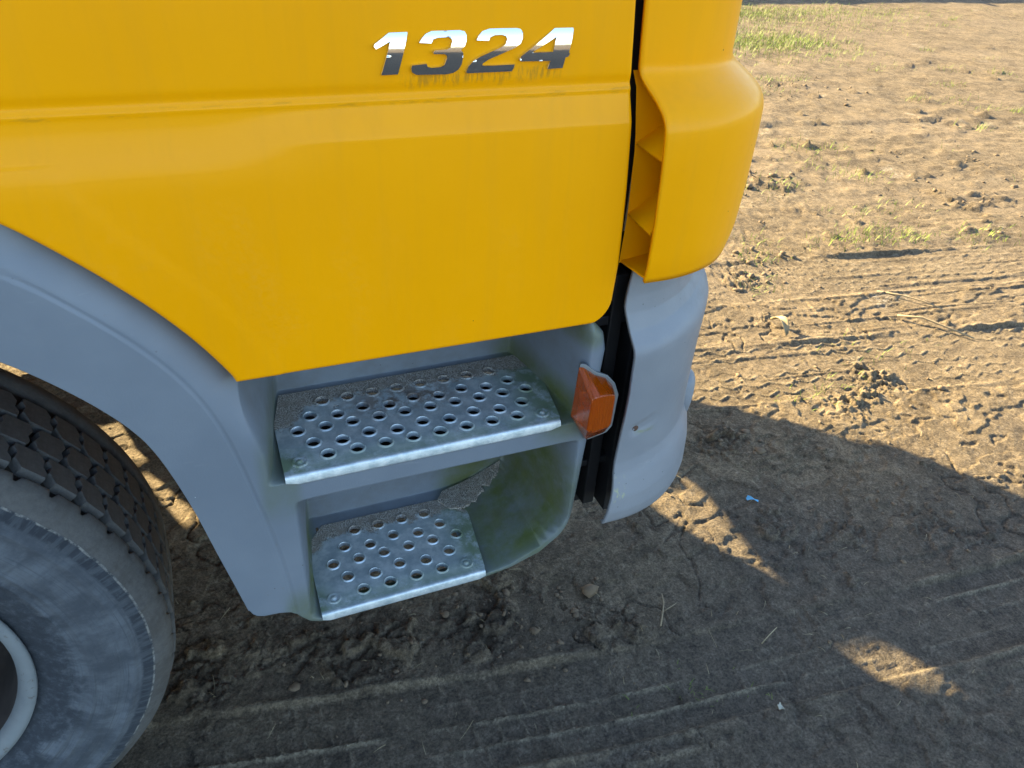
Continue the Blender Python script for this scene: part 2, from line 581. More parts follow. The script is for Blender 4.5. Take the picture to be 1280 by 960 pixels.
def cells(x, y, s, seed):
    g = np.random.default_rng(seed)
    jx, jy = g.random((64, 64)), g.random((64, 64))
    X, Y = x * s, y * s
    xi, yi = np.floor(X).astype(int), np.floor(Y).astype(int)
    f1 = np.full_like(X, 9.0)
    f2 = np.full_like(X, 9.0)
    idv = np.zeros_like(X)
    for a in (-1, 0, 1):
        for b in (-1, 0, 1):
            cx, cy = xi + a, yi + b
            px = cx + jx[cx & 63, cy & 63]
            py = cy + jy[cx & 63, cy & 63]
            d = np.hypot(X - px, Y - py)
            nid = jx[(cx * 7 + 3) & 63, (cy * 5 + 1) & 63]
            m = d < f1
            f2 = np.where(m, f1, np.minimum(f2, d))
            idv = np.where(m, nid, idv)
            f1 = np.where(m, d, f1)
    return f1, f2, idv


TRACKS = [  # centre line y(x) = a + b x + c x^2, half width, depth, tread style, how clear the print is
    (.215, -.225, .035, .105, .008, 0, .75),
    (-.06, -.20, .032, .095, .006, 0, .35),
    (1.30, -.190, .004, .17, .004, 1, .75),
    (1.86, -.160, .004, .17, .004, 1, .45),
    (2.75, -.160, .003, .14, .004, 1, .4),
    (3.7, -.13, .002, .15, .010, 0, .6),
]
# places where the crust is broken into lumps: x, y, radius
BROKEN = [(1.02, .30, .22), (.72, .26, .12), (.45, .33, .14), (1.95, .20, .17), (2.25, .13, .12), (1.22, .18, .10), (2.62, 1.50, .16), (2.80, 1.66, .14), (3.42, 2.42, .22),
          (3.25, 2.75, .2), (5.0, 4.05, .45), (4.5, 1.95, .3), (1.86, .62, .14), (2.5, .72, .2), (4.9, 2.4, .3), (5.6, 3.2, .5), (7.0, 4.5, .7), (1.55, .52, .07)]


def ridged(x, y, s, seed, oct=3):
    return 1 - np.abs(fbm(x, y, s, oct, seed, .5))


def ground_h(x, y):
    wx = x + .025 * fbm(x, y, 3.0, 3, 50) + .006 * fbm(x, y, 22, 2, 52)
    wy = y + .025 * fbm(x, y, 3.0, 3, 60) + .006 * fbm(x, y, 22, 2, 62)
    h = .009 * fbm(x, y, .55, 3, 1) + .0035 * fbm(wx, wy, 4.2, 4, 11) + .0015 * fbm(x, y, 23, 3, 21, .65)
    rut = np.zeros_like(x)
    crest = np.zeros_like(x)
    n77 = make_noise(77)
    n93 = make_noise(93)
    for q, (a, b, c, hw, dp, st, clear) in enumerate(TRACKS):
        d = y - (a + b * x + c * x * x) + .010 * make_noise(300 + q)(x * 1.1, y * .4) + .0022 * make_noise(320 + q)(x * 17, y * 17)
        inside = 1 - ss(hw * .93, hw * 1.03, np.abs(d))
        vis = ss(-.55 , .05, n77(x * .9 + a * 9, y * .9) + clear - .55)
        shoulder = (1.0 if st == 0 else .45) * np.exp(-((np.abs(d) - hw * 1.05) / .007) ** 2) * np.clip(.45 + 1.1 * make_noise(88)(x * 6, y * 6 + a), 0, 1.3)
        brk = ss(-.45, .05, n93(x * 4.5 + 3, y * 7) + .2 * make_noise(94)(x * 30, y * 30))
        if st == 0:
            per = hw * .5
            rib = np.abs((d / per + 4.0) % 1.0 - .5) * 2
            ribline = np.exp(-((1 - rib) / .13) ** 2)
            lug = np.abs((x / .047 + .12 * np.sin(d * 60) + np.floor(d / per) * .37) % 1.0 - .5) * 2
            lugline = np.exp(-((1 - lug) / .10) ** 2) * ss(-.35, .10, n93(x * 3 + 9, np.floor(d / per) * 3.3))
            ri = np.floor(d / per + .5)
            amp = .15 + .85 * ss(-.45, .30, make_noise(97)(x * .8 + ri * 5.3, ri * 2.7))
            tr = .0085 * ribline * amp + .0050 * lugline * (.35 + .65 * amp)
        else:
            saw = np.abs((x / .085 + .3 * make_noise(92)(x * 3, y * 3)) % 1.0 - .5) * 2
            l2 = np.abs((d / .052 + .42 * saw + .12 * make_noise(91)(x * 9, y * 9)) % 1.0 - .5) * 2
            tr = .0048 * np.exp(-((1 - l2) / .13) ** 2)
            cross = np.abs((x / .085 + np.floor(d / .052) * .5) % 1.0 - .5) * 2
            tr = np.maximum(tr, .0028 * np.exp(-((1 - cross) / .07) ** 2))
        h = h * (1 - .5 * inside * vis) + vis * (-dp * inside + .008 * shoulder + tr * inside * brk)
        rut = np.maximum(rut, inside * vis)
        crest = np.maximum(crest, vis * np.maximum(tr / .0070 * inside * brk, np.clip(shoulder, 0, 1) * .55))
    # broken crusts
    bk = np.zeros_like(x)
    for (bx, by, br) in BROKEN:
        bk = np.maximum(bk, np.exp(-(((x - bx) / br) ** 2 + ((y - by) / (br * .75)) ** 2)))
    bk = ss(.38, .80, bk * .75 + .55 * fbm(x, y, 5.5, 4, 33, .6))
    far = ss(1.2, 3.0, y)
    sx = wx + .014 * fbm(x, y, 15, 3, 54, .6)
    sy = wy + .014 * fbm(x, y, 15, 3, 64, .6)
    f1, f2, idv = cells(sx, sy * 1.3, 15, 5)
    edge = ss(.0, .16, f2 - f1)
    h += bk * (.85 + .35 * far) * (ss(.55, .85, idv) * .015 * edge + (idv - .5) * .006 - .0045 * (1 - edge) + .0075 * fbm(x, y, 38, 3, 35, .65))
    f1, f2, idv = cells(sx, sy, 40, 6)
    h += ss(.1, .6, bk + .5 * fbm(x, y, 2.7, 3, 41)) * (1 - .7 * rut) * (ss(.6, .8, idv) * .0040 - .0022 * (1 - ss(.02, .25, f2 - f1)))
    # drying cracks
    rc = ridged(wx, wy, 4.5, 151)
    h -= .0055 * ss(.955, .985, rc) * (1 - .6 * rut) * ss(-.1, .3, fbm(x, y, 1.3, 2, 161))
    # ragged terraces: trodden edges of thin crust
    t = fbm(wx, wy * 1.5, 2.2, 5, 101, .55) * 2.4
    fr = t - np.floor(t)
    h += .0050 * (np.floor(t) + ss(.0, .07, fr)) * (1 - .8 * rut) - .002 * t
    h += far * (.007 * ss(.1, .55, fbm(wx, wy * 1.6, 8.0, 4, 171, .65)) + .004 * fbm(x, y, 17, 3, 181, .7))
    # clods pushed up here and there
    cl = fbm(wx, wy * 1.4, 6.0, 4, 131, .6)
    h += (.010 + .020 * far) * ss(.95, 1.03, cl) * (1 - .5 * rut)
    # long parallel scrape lines across the drive
    sl = make_noise(140)((x + y * .3) * .9, (y + .13 * x) * 36)
    h += .0042 * ss(.25, .36, sl) * ss(.5, .9, y) * ss(-.15, .25, make_noise(141)(x * .7, y * 1.5))
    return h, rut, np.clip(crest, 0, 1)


def axis(a, b, fine, lo, hi, g=1.035):
    c = list(np.arange(a, b, fine))
    s, v = fine, c[-1]
    while v < hi:
        s = min(s * g, 6.0)
        v += s
        c.append(v)
    s, v = fine, c[0]
    pre = []
    while v > lo:
        s = min(s * 1.08, 12.0)
        v -= s
        pre.append(v)
    return np.array(pre[::-1] + c)


# ------------------------------------------------------------------ setting: ground
gx = axis(-.12, 2.75, .0044, -160, 170, 1.015)
gy = axis(-.47, 1.15, .0044, -160, 170, 1.015)
GX, GY = np.meshgrid(gx, gy, indexing='ij')
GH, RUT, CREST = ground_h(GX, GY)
fade = 1 - ss(14, 40, np.hypot(GX, GY))
GH = GH * fade
# the tyre presses its own bed
wheel_bed = np.exp(-(GX / .16) ** 4) * ss(.04, .09, GY) * (1 - ss(.34, .39, GY))
GH = GH * (1 - wheel_bed) - .004 * wheel_bed
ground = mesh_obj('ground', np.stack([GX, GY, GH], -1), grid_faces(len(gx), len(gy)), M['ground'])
ground['kind'] = 'structure'
shade_tint = ss(.55, .0, GY + .18 * fbm(GX, GY, 1.7, 4, 201)) * .85 + .08 * RUT  # shade put into the soil colour: foreground and ruts darkened
shade_tint = np.clip(shade_tint, 0, 1)
at = ground.data.attributes.new('shade_tint', 'FLOAT', 'POINT')
at.data.foreach_set('value', shade_tint.ravel().astype(np.float32))
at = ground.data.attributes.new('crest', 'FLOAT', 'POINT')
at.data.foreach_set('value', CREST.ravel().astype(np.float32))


def gz(x, y):
    i = min(max(int(np.searchsorted(gx, x)), 0), len(gx) - 1)
    j = min(max(int(np.searchsorted(gy, y)), 0), len(gy) - 1)
    return float(GH[i, j])


# ------------------------------------------------------------------ truck
truck = bpy.data.objects.new('truck', None)
COL.objects.link(truck)
truck['label'] = 'yellow truck cab with grey wheel arch, perforated entry steps and chrome number 1324'
truck['category'] = 'truck'

# ---- door
DL_Z = [.897, .914, .936, .967, 1.004, 1.043, 1.076, 1.104, 1.138, 1.165, 1.19, 1.21]
DL_X = [.600, .5905, .5785, .5585, .530, .494, .460, .428, .375, .30, .18, -.10]


def door_left(z):
    return sum(np.interp(z + q, DL_Z, DL_X) for q in (-.012, -.006, 0, .006, .012)) / 5


def door_right(z):
    base = np.interp(z, [.897, .94, .98, 1.08, 1.19, 1.28, 1.6, 1.9], [1.0665, 1.067, 1.068, 1.064, 1.058, 1.050, 1.03, 1.01])
    t = np.clip((z - .897) / .034, 0, 1)
    return base - .034 * (1 - np.sqrt(1 - (1 - t) ** 2))


def door_y(z, x):
    # plane below, chamfer facing up at the swage, set-back panel above
    y = np.zeros_like(z)
    crisp = ss(.60, .78, x)
    y = .0095 * (crisp * (.35 * ss(1.153, 1.189, z) + .65 * np.clip((z - 1.156) / .032, 0, 1)) + (1 - crisp) * ss(1.115, 1.192, z) ** 1.2)
    y = y - .0010 * np.exp(-((z - 1.1905) / .0030) ** 2) + .0018 * np.exp(-((z - 1.198) / .006) ** 2)
    y = y + .03 * np.clip(z - 1.25, 0, 9) ** 1.5
    y = y + .003 * ((np.minimum(z, 1.156) - 1.02) / .12) ** 2 - .0015
    return y


zz = np.unique(np.round(np.concatenate([np.linspace(.897, .912, 12), np.linspace(.912, 1.145, 40), np.linspace(1.145, 1.215, 50),
                                        np.linspace(1.215, 1.30, 20), np.linspace(1.3, 1.9, 12)]), 5))
uu = np.concatenate([np.linspace(0, .02, 10), np.linspace(.025, .97, 70), np.linspace(.972, 1, 14)])
nz, nu = len(zz), len(uu)
xl, xr = door_left(zz), door_right(zz)
X = xl[:, None] + (xr - xl)[:, None] * uu[None, :]
Z = np.repeat(zz[:, None], nu, 1)
slope = np.gradient(xl, zz)
dl = (X - xl[:, None]) / np.sqrt(1 + slope[:, None] ** 2)
dr = xr[:, None] - X
db = Z - .897
d = np.minimum(np.minimum(dl, dr), db)
Y = door_y(Z, X)
rr = .006
Y = Y + np.where(d < rr, rr - np.sqrt(np.clip(rr ** 2 - (rr - np.clip(d, 0, rr)) ** 2, 0, None)), 0)
Y = Y - .0010 * ss(.050, .046, dl) * (Z < 1.15)            # pressed border beside the wheel arch
Y = Y + .004 * ss(.20, .0, X - .45) * 0
V = np.stack([X, Y, Z], -1)
# returned flange round the rim
rim = [(i, 0) for i in range(nz)][::-1] + [(0, j) for j in range(1, nu)] + [(i, nu - 1) for i in range(1, nz)]
Vl = V.reshape(-1, 3)
fl = np.array([Vl[i * nu + j] + np.array([0, .028, 0]) for i, j in rim])
F = grid_faces(nz, nu)
b0 = len(Vl)
ids = [i * nu + j for i, j in rim]
FF = np.array([[ids[k], ids[k + 1], b0 + k + 1, b0 + k] for k in range(len(ids) - 1)])
door = flip(mesh_obj('door', np.concatenate([Vl, fl]), np.concatenate([F, FF]), M['paint'], truck))
door['label'] = 'yellow cab door with a pressed swage line and chrome digits'

# ---- chrome number on the door
DIG = {
    'one': [[(.7698, 1.241), (.7708, 1.2427), (.7851, 1.252), (.8031, 1.2524), (.803, 1.2512), (.7923, 1.2152), (.776, 1.2149), (.7858, 1.245), (.7716, 1.2383)]],
    'three': [[(.8141, 1.2432), (.8171, 1.2471), (.8211, 1.2506), (.827, 1.2528), (.8552, 1.2532), (.8603, 1.2521), (.862, 1.249), (.8615, 1.2436), (.8596, 1.2391), (.8555, 1.236), (.858, 1.2336), (.8583, 1.2299), (.8568, 1.2225), (.8538, 1.2179), (.8486, 1.2148), (.8414, 1.2136), (.8107, 1.2141), (.8063, 1.2166), (.8054, 1.2203), (.8064, 1.223), (.8209, 1.2241), (.8219, 1.2213), (.8259, 1.2202), (.8351, 1.2207), (.8392, 1.2226), (.8416, 1.2285), (.8412, 1.2312), (.8391, 1.2326), (.828, 1.2329), (.8276, 1.234), (.829, 1.2361), (.8411, 1.2367), (.8452, 1.2385), (.8472, 1.2438), (.8465, 1.2462), (.8431, 1.2475), (.833, 1.2473), (.828, 1.246), (.826, 1.2425)]],
    'two': [[(.8723, 1.2443), (.8743, 1.2479), (.8789, 1.252), (.8861, 1.254), (.9137, 1.2544), (.9191, 1.2534), (.9215, 1.2508), (.9212, 1.2452), (.9189, 1.2406), (.9137, 1.237), (.8852, 1.2264), (.879, 1.2228), (.8786, 1.2209), (.8812, 1.2203), (.9137, 1.2208), (.9128, 1.217), (.9108, 1.2142), (.8633, 1.2138), (.8618, 1.2152), (.8642, 1.2204), (.8693, 1.2255), (.8766, 1.2294), (.8975, 1.2373), (.9028, 1.24), (.9046, 1.2446), (.9034, 1.2474), (.8991, 1.2487), (.8917, 1.2485), (.8865, 1.2468), (.8851, 1.2437)]],
    'four': [[(.9571, 1.2536), (.9778, 1.2537), (.978, 1.2518), (.9735, 1.2308), (.9748, 1.2298), (.9735, 1.2269), (.9701, 1.226), (.9682, 1.2157), (.9511, 1.2152), (.9533, 1.2232), (.9201, 1.2235), (.9189, 1.2255), (.9202, 1.2283)],
             [(.9312, 1.2315), (.9552, 1.2318), (.9587, 1.2461)]]}


def digit_y(x, z):
    # the badge face is gently domed, so the top looks up at the sky and the foot looks down at the ground
    t = (z - 1.2335) / .020
    return -.0052 + .0040 * t * abs(t) * (1 if t > 0 else -.25)


for key, loops in DIG.items():
    outl = loops[0]
    # finely subdivided rim + interior rows so that the dome shades smoothly
    def dens(L):
        out = []
        for i in range(len(L)):
            a, b = Vector(L[i]), Vector(L[(i + 1) % len(L)])
            k = max(1, int((b - a).length / .0022))
            out += [tuple(a + (b - a) * (q / k)) for q in range(k)]
        return out
    LL = [dens(L) for L in loops]
    v2, f2 = cdt_plate(LL[0], LL[1:])
    bm = bmesh.new()
    bv = [bm.verts.new((p[0], 0, p[1])) for p in v2]
    for t in f2:
        try:
            bm.faces.new([bv[i] for i in t])
        except ValueError:
            pass
    for zc in np.arange(1.2145, 1.254, .0011):
        bmesh.ops.bisect_plane(bm, geom=list(bm.verts) + list(bm.edges) + list(bm.faces), plane_co=(0, 0, zc), plane_no=(0, 0, 1))
    for v in bm.verts:
        v.co.y = digit_y(v.co.x, v.co.z)
    bmesh.ops.triangulate(bm, faces=bm.faces)
    for f in bm.faces:
        f.normal_update()
        if f.normal.y > 0:
            f.normal_flip()
        f.smooth = True
    # chamfer and side wall on their own vertices, so the edge stays crisp
    for q, L in enumerate(LL):
        n = len(L)
        area = sum(L[i][0] * L[(i + 1) % n][1] - L[(i + 1) % n][0] * L[i][1] for i in range(n))
        sgn = (1 if area > 0 else -1) * (1 if q == 0 else -1)
        ring = []
        for i in range(n):
            d = Vector(L[(i + 1) % n]) - Vector(L[i - 1])
            d.normalize()
            ox, oz = d[1] * sgn, -d[0] * sgn
            x, z = L[i]
            y = digit_y(x, z)
            ring.append([bm.verts.new((x, y, z)), bm.verts.new((x + ox * .00035, y + .0008, z + oz * .00035)), bm.verts.new((x + ox * .0004, .004, z + oz * .0004))])
        for i in range(n):
            a, b = ring[i], ring[(i + 1) % n]
            for k in (0, 1):
                bm.faces.new((a[k], b[k], b[k + 1], a[k + 1]))
    me = bpy.data.meshes.new('badge_digit')
    bm.to_mesh(me)
    bm.free()
    me.materials.append(M['chrome'])
    o = bpy.data.objects.new('badge_digit', me)
    COL.objects.link(o)
    o.parent = door
    o.location = (0, .0128, 0)
    o['label'] = 'chrome italic digit ' + key + ' of the number on the door'

# ---- grey step unit and wheel arch: one moulding
IN_Z = [.44, .504, .564, .645, .725, .784, .831, .860, .885, .916, .951, .968, 1.0, 1.04, 1.07, 1.085]
IN_X = [.572, .5655, .555, .540, .526, .5125, .499, .485, .468, .443, .409, .391, .345, .26, .12, -.05]
CR_Z = [.44, .50, .552, .62, .694, .784, .83, .877, .919, .955, .989, 1.025, 1.055, 1.10, 1.13, 1.15]
CR_X = [.622, .619, .616, .609, .598, .582, .572, .557, .536, .511, .482, .447, .415, .34, .20, -.05]


def smooth_interp(z, zs, xs):
    return sum(np.interp(z + q, zs, xs) for q in (-.02, -.013, -.0065, 0, .0065, .013, .02)) / 7


def unit_right(z):
    return np.interp(z, [.44, .54, .70, .85, .875, .90, .95], [1.052, 1.057, 1.066, 1.074, 1.068, 1.045, 1.03])


def unit_bottom(x):
    return np.interp(x, [.55, .563, .566, .571, .580, .600, .616, .622, .640, .655, .70, .90, .95, 1.0, 1.03, 1.045, 1.06, 1.08],
                     [.530, .522, .514, .508, .504, .502, .497, .490, .468, .461, .4585, .4580, .465, .483, .508, .528, .565, .60])


def unit_y(x, z):
    xc = smooth_interp(z, CR_Z, CR_X)
    dxdz = (smooth_interp(z + .01, CR_Z, CR_X) - smooth_interp(z - .01, CR_Z, CR_X)) / .02
    t = (x - xc) / np.sqrt(1 + dxdz ** 2)
    y = -.0035 * ss(.0016, -.0016, t) + 0.0015 * np.exp(-((t - .004) / .0025) ** 2)
    # shoulder that rolls in under the door edge
    w = ss(.80, .91, z) * (1 - ss(.70, .80, x))
    y = y + w * (.040 * np.clip(t / .055, 0, 1) ** 1.7 + .10 * ss(.05, .12, t))
    # upper well
    lft = .612 - .030 * ss(.77, .90, z)
    mu = ss(lft, .655, x) * (1 - ss(1.006, 1.046, x))
    yu = .190 * ss(.7385, .7475, z) - .030 * ss(.75, .95, z)
    y = np.maximum(y, mu * yu)
    # lower well, its front end rising in a curve
    zf = unit_bottom(x) + .0105 + .007 * ss(.92, 1.02, x)
    ml = ss(.640, .676, x) * (1 - ss(1.012, 1.046, x))
    yl = (.200 - .05 * ss(.49, .70, z)) * ss(zf - .001, zf + .0095, z) * (1 - ss(.692, .706, z))
    y = np.maximum(y, ml * yl)
    # rounded vertical front edge of the cheek
    dr = unit_right(z) - x
    rr = .022
    y = y + np.where(dr < rr, rr - np.sqrt(np.clip(rr ** 2 - (rr - np.clip(dr, 0, rr)) ** 2, 0, None)), 0) * .9
    # soft bottom edge and soft tread nose
    dbt = z - unit_bottom(x)
    rb = .007
    y = y + np.where(dbt < rb, rb - np.sqrt(np.clip(rb ** 2 - (rb - np.clip(dbt, 0, rb)) ** 2, 0, None)), 0)
    return y


zr = np.unique(np.round(np.concatenate([np.linspace(.462, .485, 40), np.linspace(.485, .69, 48), np.linspace(.69, .71, 14),
                                        np.linspace(.71, .737, 10), np.linspace(.737, .752, 26), np.linspace(.752, 1.145, 90)]), 5))
xf = np.unique(np.round(np.concatenate([np.linspace(.60, .69, 62), np.linspace(.69, .99, 60), np.linspace(.99, 1.0, 4)]), 5))
ul = np.linspace(0, 1, 170)[:-1]
urr = np.linspace(0, 1, 60)[1:]
rows = []
for z in zr:
    xin = float(smooth_interp(z, IN_Z, IN_X))
    xrr = float(unit_right(z))
    rows.append(np.concatenate([xin + (.60 - xin) * ul, xf, 1.0 + (xrr - 1.0) * urr]))
UX = np.array(rows)
UZ = np.repeat(zr[:, None], UX.shape[1], 1)
zb = unit_bottom(UX)
top = np.maximum(.53, zb + .05)
UZ = np.where(UZ < top, zb + (UZ - .462) / (top - .462) * (top - zb), UZ)
nl = len(ul)
for _ in range(3):
    xin = smooth_interp(UZ[:, 0], IN_Z, IN_X)
    UX[:, :nl] = xin[:, None] + (.60 - xin)[:, None] * ul[None, :]
    Zr = np.repeat(zr[:, None], nl, 1)
    zb = unit_bottom(UX[:, :nl])
    top = np.maximum(.53, zb + .05)
    UZ[:, :nl] = np.where(Zr < top, zb + (Zr - .462) / (top - .462) * (top - zb), Zr)
UY = unit_y(UX, UZ)
V = np.stack([UX, UY, UZ], -1)
nr, nc = UX.shape
F = grid_faces(nr, nc)
Vl = V.reshape(-1, 3)
cen = Vl[F].mean(1)
# openings under the perforated treads
o1 = (cen[:, 0] > .655) & (cen[:, 0] < 1.0) & (cen[:, 1] > .018) & (cen[:, 1] < .165) & (np.abs(cen[:, 2] - .743) < .006)
o2 = (cen[:, 0] > .680) & (cen[:, 0] < .895) & (cen[:, 1] > .014) & (cen[:, 1] < .170) & (np.abs(cen[:, 2] - .4735) < .0075)
F = F[~(o1 | o2)]
rim = [(i, 0) for i in range(nr)][::-1] + [(0, j) for j in range(1, nc)] + [(i, nc - 1) for i in range(1, nr)]
ids = [i * nc + j for i, j in rim]
fl = Vl[ids] + np.array([0, .035, 0])
b0 = len(Vl)
FF = np.array([[ids[k], ids[k + 1], b0 + k + 1, b0 + k] for k in range(len(ids) - 1)])
unit = flip(mesh_obj('step_unit', np.concatenate([Vl, fl]), np.concatenate([F, FF]), M['plastic'], truck))
unit['label'] = 'grey plastic wheel arch and entry step moulding with green algae'


# ---- perforated treads
def tread(name, outline, holes, z0, fold, label):
    HR, seg = .0087, 20
    hl = [[(cx + HR * math.cos(2 * math.pi * k / seg), cy + HR * math.sin(2 * math.pi * k / seg)) for k in range(seg)] for cx, cy in holes]
    v2, f2 = cdt_plate(outline, hl)
    V = [(p[0], p[1], z0) for p in v2]
    F = [tuple(t) for t in f2]
    # drawn collar round every hole
    prof = [(.0087, -.006), (.0087, .0010), (.0090, .0018), (.0096, .0020), (.0104, .0012), (.0116, .0001)]
    for cx, cy in holes:
        b = len(V)
        for k in range(seg):
            a = 2 * math.pi * k / seg
            for r, h in prof:
                V.append((cx + r * math.cos(a), cy + r * math.sin(a), z0 + h))
        n = len(prof)
        for k in range(seg):
            k2 = (k + 1) % seg
            for q in range(n - 1):
                F.append((b + k * n + q, b + k2 * n + q, b + k2 * n + q + 1, b + k * n + q + 1))
    # folded nose
    (xa, ya), (xb, yb) = fold
    nose = [(0, 0), (-.0014, -.0003), (-.0026, -.0012), (-.0036, -.0034), (-.0058, -.0112), (-.0058, -.0124), (-.0044, -.0128)]
    b = len(V)
    k = 24
    for i in range(k + 1):
        t = i / k
        x, y = xa + (xb - xa) * t, ya + (yb - ya) * t
        drop = 1.0 - .35 * max(0, (abs(t - .5) - .485) / .015)
        for dy, dz in nose:
            V.append((x, y + dy, z0 + dz * drop))
    n = len(nose)
    for i in range(k):
        for q in range(n - 1):
            F.append((b + i * n + q, b + i * n + q + 1, b + (i + 1) * n + q + 1, b + (i + 1) * n + q))
    o = mesh_obj(name, V, F, M['alu'], truck, smooth=True)
    bm = bmesh.new()
    bm.from_mesh(o.data)
    bmesh.ops.recalc_face_normals(bm, faces=bm.faces)
    bm.to_mesh(o.data)
    bm.free()
    o['label'] = label
    for p in o.data.polygons[:len(f2)]:
        p.use_smooth = False
    return o


h1 = []
h1 += [(.693 + .0377 * i, .030) for i in range(8)]
h1 += [(.679 + .0371 * i, .0585 if i % 2 == 0 else .0525) for i in range(9)]
h1 += [(.664 + .0367 * i, .088) for i in range(10)]
h1 += [(.685 + .0364 * i, .116 if i % 2 == 0 else .109) for i in range(9)]
h1 += [(.707 + .0358 * i, .146) for i in range(8)]
Z1 = .7475
t1 = tread('step_tread', [(.634, .004), (1.011, .004), (1.014, .010), (1.030, .11), (1.034, .178), (.652, .178), (.636, .11)], h1, Z1,
           ((.634, .004), (1.011, .004)), 'upper perforated aluminium step tread with grit along the back')
h2 = []
h2 += [(.724 + .041 * i, .0275) for i in range(4)]
h2 += [(.707 + .0405 * i, .059 if i % 2 == 0 else .052) for i in range(5)]
h2 += [(.691 + .040 * i, .0895) for i in range(6)]
h2 += [(.715 + .0395 * i, .120 if i % 2 == 0 else .1125) for i in range(5)]
h2 += [(.738 + .039 * i, .1505) for i in range(4)]
Z2 = .4775
t2 = tread('step_tread', [(.657, .003), (.909, .003), (.911, .010), (.925, .120), (.926, .135), (.905, .150), (.885, .176), (.690, .178), (.668, .150), (.659, .10)], h2, Z2,
           ((.657, .003), (.909, .003)), 'lower perforated aluminium step tread, shorter than the upper one')


def dome(name, cx, cy, z, r, h, mat, parent, ringed=True):
    prof = [(0.0001, h), (r * .28, h * .9), (r * .38, h * .05), (r * .62, h * .05), (r * .82, h * .75), (r, -.0002)]
    V, F = lathe([(a, b) for a, b in prof], 20)
    V = V.reshape(-1, 3)[:, [0, 2, 1]] + np.array([cx, cy, z])
    return mesh_obj(name, V, F, mat, parent)


for (cx, cy, z, p) in ((.656, .025, Z1, t1), (.993, .025, Z1, t1), (.679, .0245, Z2, t2), (.886, .0245, Z2, t2)):
    dome('rivet', cx, cy, z + .0004, .0110, .0024, M['alu'], p)

# ragged strip of grit crust lying on the lower well floor beyond the tread
edge_f = [(.900, .148), (.915, .142), (.926, .139), (.936, .146), (.945, .144), (.953, .154), (.962, .156), (.966, .168), (.974, .160), (.985, .170), (.994, .174), (1.003, .182)]
edge_b = [(1.008, .194), (.985, .196), (.96, .195), (.93, .194), (.900, .190), (.885, .172)]
pts = []
for i in range(len(edge_f) - 1):
    for q in range(4):
        t = q / 4
        pts.append((edge_f[i][0] + (edge_f[i + 1][0] - edge_f[i][0]) * t + random.uniform(-.0016, .0016),
                    edge_f[i][1] + (edge_f[i + 1][1] - edge_f[i][1]) * t + random.uniform(-.0022, .0022)))
pts += edge_b
v2, f2 = cdt_plate(pts, [])
crust = mesh_obj('grit_crust', [(p[0], p[1], float(unit_bottom(p[0]) + .0105 + .007 * ss(.92, 1.02, p[0]) + .0095)) for p in v2], f2, M['grit'], truck, smooth=False)
solidify(crust, .0050, 0)
crust['label'] = 'ragged strip of grey grit crust at the back of the lower step'

# dark sheet added under the upper tread so its holes read black
boxes('dark_backing', [(.645, 1.03, .012, .18, .712, .716)], M['steel'], truck)


# ---- front corner: yellow deflector above, grey bumper below
XC, YC = 1.11, .175


def corner(x_start, R, n_side, n_arc, n_front, far=True):
    """plan curve from the side of the cab round the corner and across the front to the far side"""
    P = []
    y0 = YC - R
    for i in range(n_side):
        P.append((x_start + (XC - x_start) * i / n_side, y0))
    a1 = math.radians(78)
    for i in range(n_arc):
        a = a1 * i / (n_arc - 1)
        P.append((XC + R * math.sin(a), YC - R * math.cos(a)))
    x, y = P[-1]
    L = 2.0 - y if far else .5
    for i in range(1, n_front + 1):
        t = i / n_front
        P.append((x + .09 * (1 - (1 - t) ** 1.7), y + L * t))
    return P


def loft(name, zs, Rs, xs, mat, n=(10, 34, 26), dent=None, parent=truck):
    V = []
    for z, R, x0 in zip(zs, Rs, xs):
        row = [(px, py, z) for px, py in corner(x0, R, *n)]
        V.append(row)
    V = np.array(V)
    if dent is not None:
        V = dent(V)
    return mesh_obj(name, V, grid_faces(V.shape[0], V.shape[1]), mat, parent)


# upper corner + flared skin
zs = np.concatenate([np.linspace(.966, 1.15, 24), np.linspace(1.153, 1.225, 30), np.linspace(1.235, 1.6, 10)])
Rs = np.interp(zs, [.966, .985, 1.05, 1.12, 1.150, 1.160, 1.168, 1.178, 1.190, 1.198, 1.204, 1.212, 1.6],
               [.197, .202, .2045, .2045, .2035, .2015, .196, .184, .167, .1575, .1535, .152, .146])
xs = np.interp(zs, [.966, .981, 1.046, 1.112, 1.160, 1.170, 1.18, 1.190, 1.200, 1.208, 1.6], [1.0905, 1.090, 1.088, 1.085, 1.0815, 1.080, 1.0775, 1.0735, 1.0695, 1.068, 1.045])
Rs = np.convolve(np.pad(Rs, 1, mode='edge'), np.ones(3) / 3, 'valid')


def skin_foot(V):
    x, z = V[..., 0], V[..., 2]
    V[..., 2] = z + .030 * ss(1.20, 1.295, x) ** 1.5 * np.clip(1 - (z - .966) / .14, 0, 1)
    return V


skin = loft('corner_deflector', zs, Rs, xs, M['paint'], n=(8, 40, 24), dent=skin_foot)
# the bottom edge climbs towards the front
Vs = skin.data.vertices
skin['label'] = 'yellow flared front corner panel with an open louvre facing the door'
solidify(skin, .005, -1.0)
